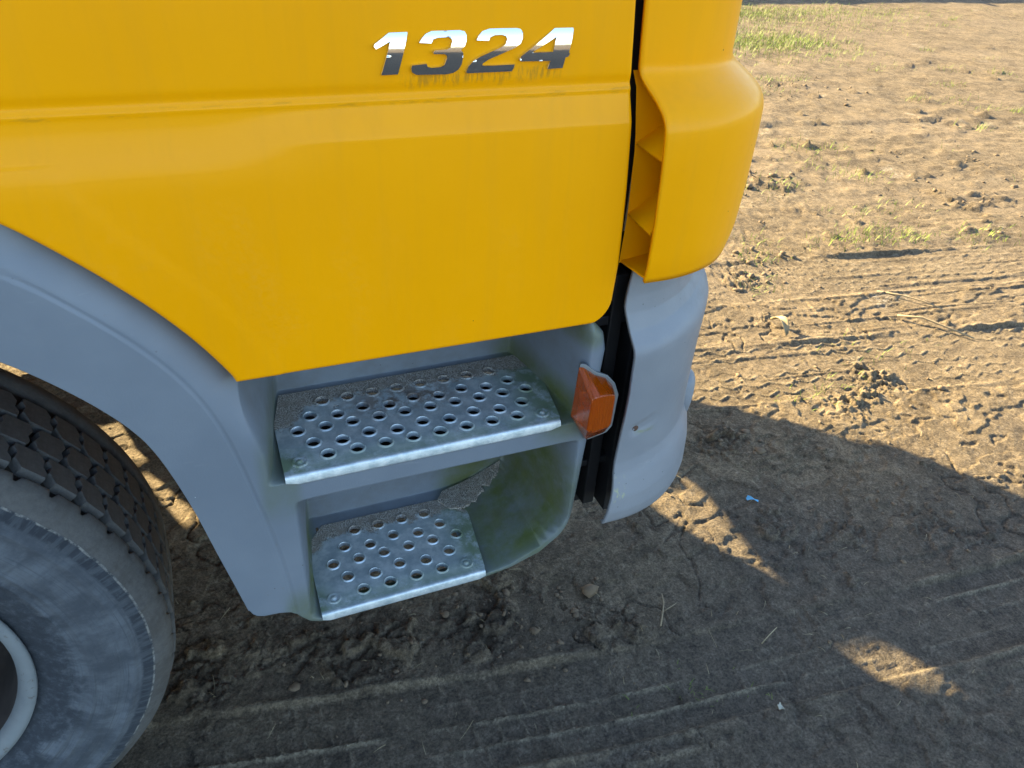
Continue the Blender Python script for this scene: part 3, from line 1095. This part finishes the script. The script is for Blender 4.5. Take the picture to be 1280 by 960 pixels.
# inner wall behind the skin
zs = np.linspace(.966, 1.205, 14)
xs = np.interp(zs, [.966, 1.031, 1.121, 1.187, 1.205], [1.087, 1.089, 1.085, 1.075, 1.068])
inner = loft('louvre_wall', zs, np.full(14, .143), xs, M['paint'], n=(8, 20, 8))
for z0 in (1.121, 1.032):
    # gusset: rises from the inner wall to the skin
    x0 = float(np.interp(z0, [.966, 1.031, 1.121, 1.187], [1.088, 1.090, 1.086, 1.076]))
    yi, yo = YC - .143 + .001, YC - .2035 + .003
    a, b, c, dd = (x0, yi, z0), (1.087, yo, z0 - .002), (1.16, yo + .012, z0 + .045), (1.15, yi, z0 + .038)
    f = mesh_obj('louvre_fin', [a, b, c, dd], [(0, 1, 2, 3)], M['paint'], truck, smooth=False)
    solidify(f, .003, 0)
f = mesh_obj('louvre_fin', [(1.089, YC - .142, .968), (1.095, YC - .197, .968), (1.17, YC - .19, .975), (1.16, YC - .142, .975)], [(0, 1, 2, 3)], M['paint'], truck, smooth=False)
solidify(f, .003, 0)

# bumper
zs = np.concatenate([np.linspace(.553, .60, 14), np.linspace(.606, .80, 50), np.linspace(.805, .965, 48)])
Rs = np.interp(zs, [.553, .557, .575, .60, .625, .64, .66, .72, .80, .840, .849, .856, .876, .90, .925, .965],
               [.199, .204, .2065, .2045, .198, .193, .189, .187, .187, .1885, .1880, .185, .172, .1625, .1585, .157])
xs = np.interp(zs, [.553, .615, .74, .786, .853, .878, .91, .94, .952, .965], [1.087, 1.097, 1.105, 1.106, 1.103, 1.099, 1.093, 1.096, 1.098, 1.100])


def bump_dent(V):
    # shallow slot that holds the fixing bolt
    x, y, z = V[..., 0], V[..., 1], V[..., 2]
    a = np.array([1.127, .716])
    b = np.array([1.160, .727])
    ab = b - a
    t = np.clip(((x - a[0]) * ab[0] + (z - a[1]) * ab[1]) / (ab @ ab), 0, 1)
    dist = np.hypot(x - a[0] - t * ab[0], z - a[1] - t * ab[1])
    # the shoulder and the chin fold climb towards the front
    ahead = ss(1.10, 1.30, x)
    V[..., 2] = z + .036 * ahead * np.exp(-((z - .865) / .05) ** 2) + .030 * ahead * np.exp(-((z - .63) / .045) ** 2)
    V[..., 1] = y + .0035 * (1 - ss(.0075, .0115, dist)) * (y < .1) * (1 - .8 * t)
    return V


bumper = loft('bumper', zs, Rs, xs, M['bumper'], n=(14, 70, 26), dent=bump_dent)
bumper['label'] = 'grey plastic front bumper corner with a scuffed lower edge'
solidify(bumper, .006, -1.0)


def lathe_obj(name, prof, seg, loc, direction, mat, parent, sx=1, sz=1):
    V, F = lathe(prof, seg)
    V = V.reshape(-1, 3) * np.array([sx, 1, sz])
    o = mesh_obj(name, V, F, mat, parent)
    o.location = loc
    o.rotation_euler = Vector(direction).to_track_quat('Y', 'Z').to_euler()
    return o


lathe_obj('bolt', [(.0001, -.006), (.005, -.006), (.0058, -.0042), (.0092, -.0036), (.0100, .001)], 12, (1.128, YC - .187 + .004, .716), (0, 1, 0), M['rust'], bumper)
# oval surround of the front lamp opening, standing proud of the bumper just past the corner
fa = math.radians(64)
cx, cy = XC + .178 * math.sin(fa), YC - .178 * math.cos(fa)
prof = []
for k in range(13):
    a = math.pi * k / 12
    prof.append((.026 + .011 * math.cos(a), -.022 * math.sin(a) - .004))
lathe_obj('lamp_surround', prof, 30, (cx, cy, .672), (-math.sin(fa), math.cos(fa), .12), M['bumper'], bumper, sz=1.45)
lathe_obj('lamp_socket', [(.0001, .010), (.020, .009), (.026, -.006)], 24, (cx, cy, .672), (-math.sin(fa), math.cos(fa), .12), M['black'], bumper, sz=1.45)

# dark structure in the gaps
boxes('door_seal', [(1.03, 1.095, .046, .056, .90, 1.9)], M['black'], truck)
gap = boxes('bumper_bracket', [(1.065, 1.20, .075, .085, .50, .985), (1.095, 1.115, .045, .075, .52, .94), (1.130, 1.15, .035, .075, .505, .90),
                               (1.075, 1.19, .050, .075, .86, .875), (1.075, 1.19, .055, .075, .70, .712), (1.078, 1.17, .05, .075, .60, .612)], M['black'], truck, .002)
gap['label'] = 'black mounting bracket in the gap between step moulding and bumper'
boxes('mounting_lug', [(1.070, 1.088, .038, .046, .915, .955)], M['housing'], truck, .003)

# ---- turn signal on the front cheek of the step unit
base = [(1.022, .757), (1.0255, .839), (1.034, .8365), (1.052, .821), (1.070, .812), (1.083, .797), (1.0915, .776), (1.0895, .722), (1.082, .712), (1.052, .706)]
front = [(1.0275, .7585), (1.0285, .806), (1.031, .8135), (1.040, .8145), (1.052, .8145), (1.0605, .8135), (1.0635, .808), (1.0635, .764), (1.060, .758), (1.040, .7555)]
yb, yf = -.004, -.046
V = [(x, yb, z) for x, z in base] + [(x, yf, z) for x, z in front]
k = len(base)
F = [tuple(range(k, 2 * k))[::-1]] + [(i, (i + 1) % k, k + (i + 1) % k, k + i) for i in range(k)] + [tuple(range(k))]
lens = mesh_obj('turn_signal', V, F, M['lens'], truck, smooth=False)
bm = bmesh.new()
bm.from_mesh(lens.data)
bmesh.ops.recalc_face_normals(bm, faces=bm.faces)
bm.to_mesh(lens.data)
bm.free()
bevel(lens, .0022, 3, 20)
lens['label'] = 'faceted amber turn signal lens on a grey housing'
cx = sum(p[0] for p in base) / k
cz = sum(p[1] for p in base) / k
hb = [(cx + (x - cx) * 1.05 + .0035, cz + (z - cz) * 1.04 + .0015) for x, z in base]
V = [(1.064 + (x - 1.064) * .62, .022, .772 + (z - .772) * .8) for x, z in hb] + [(x, yb - .0005, z) for x, z in hb]
F = [tuple(range(k, 2 * k))[::-1]] + [(i, (i + 1) % k, k + (i + 1) % k, k + i) for i in range(k)]
hs = mesh_obj('lamp_housing', V, F, M['housing'], lens, smooth=False)
bm = bmesh.new()
bm.from_mesh(hs.data)
bmesh.ops.recalc_face_normals(bm, faces=bm.faces)
bm.to_mesh(hs.data)
bm.free()
bevel(hs, .002, 2)
# reflector and bulb inside the lens
boxes('reflector', [(1.034, 1.060, -.012, -.006, .745, .800)], M['chrome'], lens, .001)
lathe_obj('bulb', [(.0001, -.016), (.005, -.014), (.007, -.008), (.006, .0), (.004, .006)], 14, (1.046, -.018, .785), (0, 1, 0), M['lens'], lens)

# ---- front wheel
WC = Vector((0, 0, .44))
SEG = 480
# tyre: sidewall and outer tread rib in one revolved skin
prof = [(.258, .150), (.258, .112), (.264, .104), (.270, .1015), (.276, .0985), (.290, .0905), (.305, .0835), (.309, .0820), (.312, .0826), (.322, .0785), (.3235, .0770), (.3265, .0768), (.328, .0778), (.338, .0748), (.3395, .0733), (.3425, .0731), (.344, .0742), (.350, .0735), (.358, .0728), (.362, .0722), (.365, .0732), (.376, .0745), (.386, .0770), (.390, .0745), (.395, .0742), (.399, .0778), (.404, .0800),
        (.412, .0815), (.419, .0835), (.4225, .0855), (.4295, .0895), (.4410, .0985), (.4465, .1065), (.4490, .1145), (.4485, .1165), (.4390, .1180), (.4385, .1250),
        (.4385, .285), (.449, .288), (.448, .32), (.438, .34), (.41, .352), (.36, .36), (.30, .345), (.262, .32)]
TV, TF = lathe(prof, SEG)
g = np.random.default_rng(3)
jit = np.convolve(np.pad(g.normal(0, 1, SEG), 1, mode='wrap'), [.35, .8, .35], 'valid')
for k in (27, 28, 29):
    s = 1 + jit * .0048
    TV[:, k, 0] *= s
    TV[:, k, 2] *= s
slit = (np.arange(SEG) % 8) == 0
for k, dy in ((33, .011), (34, .012), (35, .010)):
    TV[slit, k, 1] -= dy
    if k < 35:
        TV[slit, k, 0] *= .985
        TV[slit, k, 2] *= .985
tyre = mesh_obj('tyre', TV, TF, M['tyre'], truck)
tyre.location = WC
bm = bmesh.new()
bm.from_mesh(tyre.data)
bmesh.ops.recalc_face_normals(bm, faces=bm.faces)
bm.to_mesh(tyre.data)
bm.free()
tyre['label'] = 'dusty black truck tyre with blocky worn tread'
# tread blocks
NB = 62
pitch_a = 2 * math.pi / NB


def block_mesh(w, skew):
    """one chevron-ended block at angle 0, centred on y = 0"""
    la = pitch_a * .5 * .945
    hw = w / 2
    outline = [(-la * .88, -hw), (la * .60, -hw), (la * .98, -hw * .35), (la * .80, hw * .25), (la * 1.0, hw * .62), (la * .84, hw), (-la * .62, hw),
               (-la * .95, hw * .45), (-la * .80, -hw * .15), (-la * 1.02, -hw * .55)]
    outline = [(a + skew * y, y) for a, y in outline]
    V, F = [], []
    n = len(outline)
    for R, s in ((.4375, 1.02), (.4500, 1.0), (.4525, .955)):
        for a, y in outline:
            a2, y2 = a * s, y * s
            V.append((R * math.cos(a2), y2, R * math.sin(a2)))
    for l in range(2):
        for i in range(n):
            j = (i + 1) % n
            F.append((l * n + i, l * n + j, (l + 1) * n + j, (l + 1) * n + i))
    F.append(tuple(range(2 * n, 3 * n)))
    me = bpy.data.meshes.new('tread_block')
    me.from_pydata(V, [], F)
    bm = bmesh.new()
    bm.from_mesh(me)
    bmesh.ops.recalc_face_normals(bm, faces=bm.faces)
    bm.to_mesh(me)
    bm.free()
    me.materials.append(M['tread'])
    return me


for r, (yc, w, sk) in enumerate(((.1495, .0435, .35), (.1985, .0445, -.35), (.2480, .0445, .35))):
    me = block_mesh(w, sk)
    for i in range(NB):
        if r == 2 and NB * 300 < 0:
            continue
        o = bpy.data.objects.new('tread_block', me)
        COL.objects.link(o)
        o.parent = tyre
        o.location = (0, yc, 0)
        o.rotation_euler = (0, -(i + .5 * (r % 2)) * pitch_a + random.uniform(-.003, .003), 0)
# rim and hub
rp = [(.262, .30), (.256, .16), (.254, .118), (.2600, .1085), (.2660, .1015), (.2695, .0965), (.2685, .0915), (.2620, .0900), (.2540, .0925), (.2480, .0985), (.2440, .108), (.2400, .140), (.233, .200),
      (.216, .236), (.197, .228), (.182, .175), (.170, .125), (.155, .092), (.135, .080), (.110, .074), (.100, .060), (.085, .052), (.0005, .050)]
RV, RF = lathe(rp, 96)
rim_o = mesh_obj('wheel', RV, RF, M['rim'], truck)
rim_o.location = WC
rim_o.data.materials.append(M['brake_dust'])
np_ = len(rp)
for pi, p in enumerate(rim_o.data.polygons):
    if pi // 96 in (10, 11, 12, 13, 14, 0, 1):
        p.material_index = 1
bm = bmesh.new()
bm.from_mesh(rim_o.data)
bmesh.ops.recalc_face_normals(bm, faces=bm.faces)
bm.to_mesh(rim_o.data)
bm.free()
rim_o['label'] = 'grey painted steel wheel rim with rust specks'
for i in range(8):
    a = 2 * math.pi * i / 8 + .2
    lathe_obj('wheel_nut', [(.0001, -.020), (.010, -.019), (.012, -.002), (.014, .0)], 6, (.125 * math.cos(a), .078, .125 * math.sin(a)), (0, 1, 0), M['rust'], rim_o)

# ---- the rest of the cab, standing above and behind the frame of the picture
prof = [(-.62, 1.10), (1.20, 1.10), (1.24, 1.55), (1.02, 2.45), (.90, 2.62), (-.55, 2.66), (-.62, 2.55)]
V = [(x, .062, z) for x, z in prof] + [(x, 2.24, z) for x, z in prof]
k = len(prof)
F = [tuple(range(k)), tuple(range(k, 2 * k))[::-1]] + [(i, k + i, k + (i + 1) % k, (i + 1) % k) for i in range(k)]
cab = mesh_obj('cab_shell', V, F, M['paint'], truck, smooth=False)
bm = bmesh.new()
bm.from_mesh(cab.data)
bmesh.ops.recalc_face_normals(bm, faces=bm.faces)
bm.to_mesh(cab.data)
bm.free()
bevel(cab, .05, 3)
boxes('cargo_box', [(-3.4, -.78, .03, 2.27, 1.12, 3.2)], M['cargo'], truck, .01)
boxes('frame_rail', [(-3.2, 1.15, .76, .83, .80, .98)], M['steel'], truck)
boxes('frame_rail', [(-3.2, 1.15, 1.47, 1.54, .80, .98)], M['steel'], truck)
# unseen plate added at the far corner, outlined to shape the truck's shadow edge
prof = [(1.15, .50), (1.225, .515), (1.274, .551), (1.406, .648), (1.454, .689), (1.536, .719), (1.552, .743), (1.577, .837), (1.60, 1.1), (1.50, 1.5), (1.15, 1.5)]
V = [(x, 2.188, z) for x, z in prof] + [(x, 2.206, z) for x, z in prof]
k = len(prof)
F = [tuple(range(k)), tuple(range(k, 2 * k))[::-1]] + [(i, k + i, k + (i + 1) % k, (i + 1) % k) for i in range(k)]
cg = mesh_obj('shadow_plate', V, F, M['black'], truck, smooth=False)

# unseen panel added on the far side, openings cut to form the ground's sun patches
TRI = [(1.706, .504), (1.725, .446), (1.727, .375), (1.72, .263), (1.716, .219), (1.728, .128), (1.692, .20), (1.645, .263), (1.596, .364), (1.559, .47), (1.632, .484), (1.659, .462), (1.702, .435)]
WIN = [(1.75, -.112), (1.83, -.124), (1.845, -.132), (1.88, -.189), (1.882, -.239), (1.829, -.218), (1.784, -.193), (1.765, -.154)]
P1 = [(.203, 1.254), (.275, 1.258), (.308, 1.153), (.246, 1.166)]
P2 = [(.268, 1.133), (.31, 1.137), (.345, 1.062), (.306, 1.054)]
P3 = [(.343, .978), (.363, .975), (.459, .799), (.448, .765), (.43, .768)]
P0 = [(-.056, 1.678), (-.02, 1.643), (.028, 1.582), (-.018, 1.552), (-.046, 1.583), (-.085, 1.65)]
FY = 2.24
def grow(L, k):
    mx, my = sum(p[0] for p in L) / len(L), sum(p[1] for p in L) / len(L)
    return [(mx + (x - mx) * k, my + (y - my) * k) for x, y in L]


holes = [[(x - KX * (FY - y), KZ * (FY - y)) for x, y in grow(L, k)] for L, k in ((TRI, 1.05), (WIN, 1.2), (P1, 1.1), (P2, 1.1), (P3, 1.15), (P0, 1.1))]
v2, f2 = cdt_plate([(-3.2, .12), (1.05, .12), (1.18, .45), (1.24, .56), (1.24, 1.12), (-3.2, 1.12)], holes)
sk = mesh_obj('sun_mask_panel', [(p[0], FY, p[1]) for p in v2], f2, M['plastic'], truck, smooth=False)
sk['label'] = 'unseen grey far-side panel added to shape the sun patches on the ground'

# ------------------------------------------------------------------ things on the ground
def tag(o, label, cat, group=None):
    o['label'] = label
    o['category'] = cat
    if group:
        o['group'] = group
    return o


def tube(name, pts, r0, r1, mat, parent=None, sides=6):
    V, F = [], []
    n = len(pts)
    for i, p in enumerate(pts):
        p = Vector(p)
        q = Vector(pts[min(i + 1, n - 1)]) - Vector(pts[max(i - 1, 0)])
        q.normalize()
        a = q.orthogonal().normalized()
        b = q.cross(a)
        r = r0 + (r1 - r0) * i / (n - 1)
        for k in range(sides):
            t = 2 * math.pi * k / sides
            V.append(p + r * (a * math.cos(t) + b * math.sin(t)))
    for i in range(n - 1):
        for k in range(sides):
            k2 = (k + 1) % sides
            F.append((i * sides + k, i * sides + k2, (i + 1) * sides + k2, (i + 1) * sides + k))
    F.append(tuple(range(sides))[::-1])
    F.append(tuple(range((n - 1) * sides, n * sides)))
    return mesh_obj(name, V, F, mat, parent)


def on(x, y, h=0.0):
    return (x, y, gz(x, y) + h)


# blue scrap
P = [(-.016, .010), (-.006, .016), (.000, .006), (.012, -.002), (.020, -.012), (.016, -.018), (.002, -.008), (-.008, -.002), (-.018, .002)]
c = on(1.828, .375, .009)
v2, f2 = cdt_plate([(c[0] + a * .72, c[1] + b * .8) for a, b in P], [])
o = mesh_obj('plastic_scrap', [(p[0], p[1], c[2] + .004 * math.sin(p[0] * 300)) for p in v2], f2, M['blue'], smooth=False)
solidify(o, .0012, 0)
tag(o, 'small torn blue plastic scrap lying on the shaded mud', 'scrap')
P = [(-.007, -.005), (-.001, -.004), (.003, -.008), (.006, -.001), (.003, .003), (.004, .008), (-.002, .004), (-.005, .005)]
c = on(1.512, -.148, .006)
v2, f2 = cdt_plate([(c[0] + a, c[1] + b) for a, b in P], [])
o = mesh_obj('pale_scrap', [(p[0], p[1], c[2] + .003 * math.cos(p[1] * 400)) for p in v2], f2, M['white'], smooth=False)
solidify(o, .002, 0)
tag(o, 'tiny pale scrap on the dark mud below the sunlit patch', 'scrap')
# curled dry leaf
V, F = [], []
for i in range(9):
    t = i / 8
    for k in range(5):
        s = k / 4 - .5
        w = .030 * math.sin(math.pi * min(.98, .1 + .88 * t)) + .004
        V.append((2.496 + s * w + .02 * math.sin(t * 2.4), 1.06 + .11 * t, gz(2.496, 1.095) + .004 + .030 * math.sin(t * 3.0) + .03 * abs(s) ** 1.5))
for i in range(8):
    for k in range(4):
        a = i * 5 + k
        F.append((a, a + 1, a + 6, a + 5))
o = mesh_obj('dry_leaf', V, F, M['straw'])
solidify(o, .0012, 0)
tag(o, 'curled dry leaf on the sunlit drive beside the bumper', 'leaf')
# twigs
L = [on(3.02, 1.05, .012), on(3.08, .99, .020), on(3.13, .90, .016), on(3.18, .83, .006)]
tag(tube('dry_twig', L, .005, .003, M['twig']), 'thick dry twig on the sunlit drive near the tyre tracks', 'twig')
L = [on(3.10, 1.24, .005), on(3.16, 1.17, .012), on(3.20, 1.09, .016), on(3.235, 1.03, .006)]
tag(tube('dry_twig', L, .004, .0025, M['twig']), 'thin dry twig just behind the thick twig on the sunlit drive', 'twig')
a = tube('dry_twig', [on(1.384, .108, .005), on(1.400, .128, .007), on(1.424, .160, .008), on(1.437, .188, .006)], .0022, .0014, M['twig'])
tube('side_shoot', [on(1.410, .140, .008), on(1.432, .143, .010), on(1.452, .150, .006)], .0012, .0006, M['twig'], a)
tag(a, 'forked dry twig lying across the dark wheel track in the foreground', 'twig')
tag(tube('straw_stalk', [on(1.572, -.008, .006), on(1.600, .003, .010), on(1.632, .016, .006)], .0016, .001, M['straw']),
    'single pale straw stalk on the dark wheel track', 'straw')

# soil crumbs
ico = bmesh.new()
bmesh.ops.create_icosphere(ico, subdivisions=1, radius=1)
iv = np.array([v.co[:] for v in ico.verts])
iff = np.array([[v.index for v in f.verts] for f in ico.faces])
ico.free()


def crumbs(name, spots, seed):
    g = np.random.default_rng(seed)
    V, F = [], []
    for (x, y, r) in spots:
        s = np.array([g.uniform(.7, 1.5), g.uniform(.6, 1.3), g.uniform(.35, .75)])
        a = g.uniform(0, 6.28)
        v = iv * (1 + g.uniform(-.32, .32, (len(iv), 1))) * s * r
        v = np.stack([v[:, 0] * math.cos(a) - v[:, 1] * math.sin(a), v[:, 0] * math.sin(a) + v[:, 1] * math.cos(a), v[:, 2]], 1)
        v += np.array([x, y, gz(x, y) + r * .22])
        F.append(iff + len(V) * len(iv))
        V.append(v)
    o = mesh_obj(name, np.concatenate(V), np.concatenate(F), M['crumb'], smooth=False)
    o['kind'] = 'stuff'
    return o


spots = []
g = np.random.default_rng(12)
for _ in range(9000):
    x, y = g.uniform(-.1, 5.5), g.uniform(-.6, 5.0)
    dn = make_noise(401)(np.array([x * 2.2]), np.array([y * 2.2]))[0]
    if dn + g.normal(0, .25) < .40:
        continue
    spots.append((x, y, float(np.clip(g.lognormal(-6.3, .55), .0010, .008)) * (1 + .22 * min(4, max(0, y)))))
for (cx, cy, n, sp, rr_) in ((1.60, .50, 36, .06, .006), (2.70, 1.47, 40, .12, .011), (2.82, 1.62, 22, .10, .013), (3.45, 2.40, 40, .14, .016), (3.3, 2.65, 30, .12, .016), (5.0, 4.1, 40, .3, .024),
                             (1.05, .30, 60, .13, .008), (1.18, .22, 40, .08, .008), (2.1, .20, 50, .14, .008), (2.45, .72, 60, .25, .007), (1.85, .62, 40, .12, .007), (.75, .26, 40, .16, .006), (4.4, 1.9, 40, .25, .014),
                             (4.9, 2.3, 40, .3, .016)):
    for _ in range(n):
        spots.append((cx + g.normal(0, sp), cy + g.normal(0, sp * .7), float(np.clip(g.lognormal(math.log(rr_ * .45), .55), .0012, .020))))
o = crumbs('soil_crumbs', spots, 5)
o['label'] = 'crumbs and clods of dry soil strewn over the mud'
o['category'] = 'soil'


# grass and straw
def blades(name, spots, mat, seed, straw=False):
    g = np.random.default_rng(seed)
    V, F = [], []
    for (x, y, ln, w) in spots:
        a = g.uniform(0, 6.28)
        lean = g.uniform(.2, 1.1) if not straw else 1.45
        dx, dy = math.cos(a), math.sin(a)
        px, py = -dy, dx
        z0 = gz(x, y) - (.004 if not straw else -.004)
        b = len(V)
        n = 3
        for i in range(n + 1):
            t = i / n
            th = lean * (0.4 + .8 * t) if not straw else 1.5
            out = ln * t * math.sin(min(th, 1.55))
            up = ln * t * max(math.cos(th), .05)
            ww = w * (1 - t * .85) * .5
            cx, cy, cz = x + dx * out, y + dy * out, z0 + up
            if straw:
                cx += px * ln * .05 * math.sin(t * 3)
                cy += py * ln * .05 * math.sin(t * 3)
                cz = z0 + .004 * math.sin(t * 3.1) + .002
            V += [(cx + px * ww, cy + py * ww, cz), (cx - px * ww, cy - py * ww, cz + (w * .4 if straw else 0))]
        for i in range(n):
            F.append((b + 2 * i, b + 2 * i + 1, b + 2 * i + 3, b + 2 * i + 2))
    o = mesh_obj(name, np.array(V), np.array(F), mat, smooth=False)
    o['kind'] = 'stuff'
    return o


g = np.random.default_rng(31)
S = []
for (cx, cy, sx, sy, n, ln) in ((7.3, 7.15, 0.9, .28, 2200, .055), (6.2, 7.0, .8, .35, 2200, .06), (5.75, 5.75, .42, .38, 3200, .058), (6.35, 5.6, .25, .2, 500, .07), (6.2, 6.5, .6, .3, 250, .06), (8.6, 7.1, .6, .2, 160, .05),
                                (7.6, 6.2, .5, .3, 160, .06), (9.8, 6.9, .8, .3, 60, .05), (4.75, 4.35, .22, .10, 150, .05), (4.6, 4.05, .12, .08, 80, .05), (5.2, 4.35, .10, .06, 60, .05),
                                (3.36, 1.68, .13, .045, 150, .045), (3.66, 1.63, .08, .04, 90, .045), (3.55, 1.75, .10, .04, 50, .04), (4.05, 1.55, .12, .06, 90, .045), (3.78, 1.95, .16, .05, 70, .04),
                                (2.82, 1.66, .07, .05, 45, .04), (2.66, 1.42, .06, .05, 40, .04), (2.90, 1.78, .06, .04, 25, .04), (3.30, 2.45, .12, .10, 50, .04), (3.9, 2.9, .25, .15, 70, .04),
                                (2.35, .72, .10, .04, 60, .03), (2.75, .86, .12, .06, 40, .03), (1.37, -.06, .018, .014, 16, .022), (1.50, -.12, .02, .02, 6, .02), (1.34, -.02, .1, .03, 8, .018)):
    for _ in range(n):
        S.append((cx + g.normal(0, sx), cy + g.normal(0, sy), ln * g.uniform(.5, 1.2), ln * .055 + .0008))
for _ in range(70):
    cx, cy = g.uniform(2.4, 9.5), g.uniform(1.2, 7.0)
    n_ = int(g.uniform(6, 45))
    sp = g.uniform(.03, .11)
    for _ in range(n_):
        S.append((cx + g.normal(0, sp), cy + g.normal(0, sp * .6), .045 * g.uniform(.5, 1.3), .0032))
o = blades('grass', S, M['grass'], 8)
o['label'] = 'sparse green grass tufts growing on the sunlit dirt'
o['category'] = 'grass'
S = []
for _ in range(1800):
    x, y = g.uniform(-.05, 4.6), g.uniform(-.6, 3.2)
    S.append((x, y, g.lognormal(-4.1, .55), g.uniform(.0008, .0018)))
o = blades('straw_litter', S, M['straw'], 9, straw=True)
o['label'] = 'short bits of straw and dry stalks littering the mud'
o['category'] = 'straw'

# unseen wall added far behind to cast a shadow across the drive's end
wall = bpy.data.objects.new('shadow_wall', None)
COL.objects.link(wall)
wall.location = (8, 12.6, 0)
tag(wall, 'unseen concrete panel wall added to cast shadow on the end of the dirt drive', 'wall')
pm = None
for i in range(14):
    x = -14 + i * 2.5
    if pm is None:
        p = boxes('panel', [(0, 2.44, -.06, .06, -.2, 1.95)], M['wall'], wall, .01)
        pm = p.data
    else:
        p = p.copy()
        COL.objects.link(p)
        p.parent = wall
    p.location = (x, 0, 0)
    q = boxes('post', [(x - .10, x - .02, -.09, .09, -.2, 2.02)], M['wall'], wall)
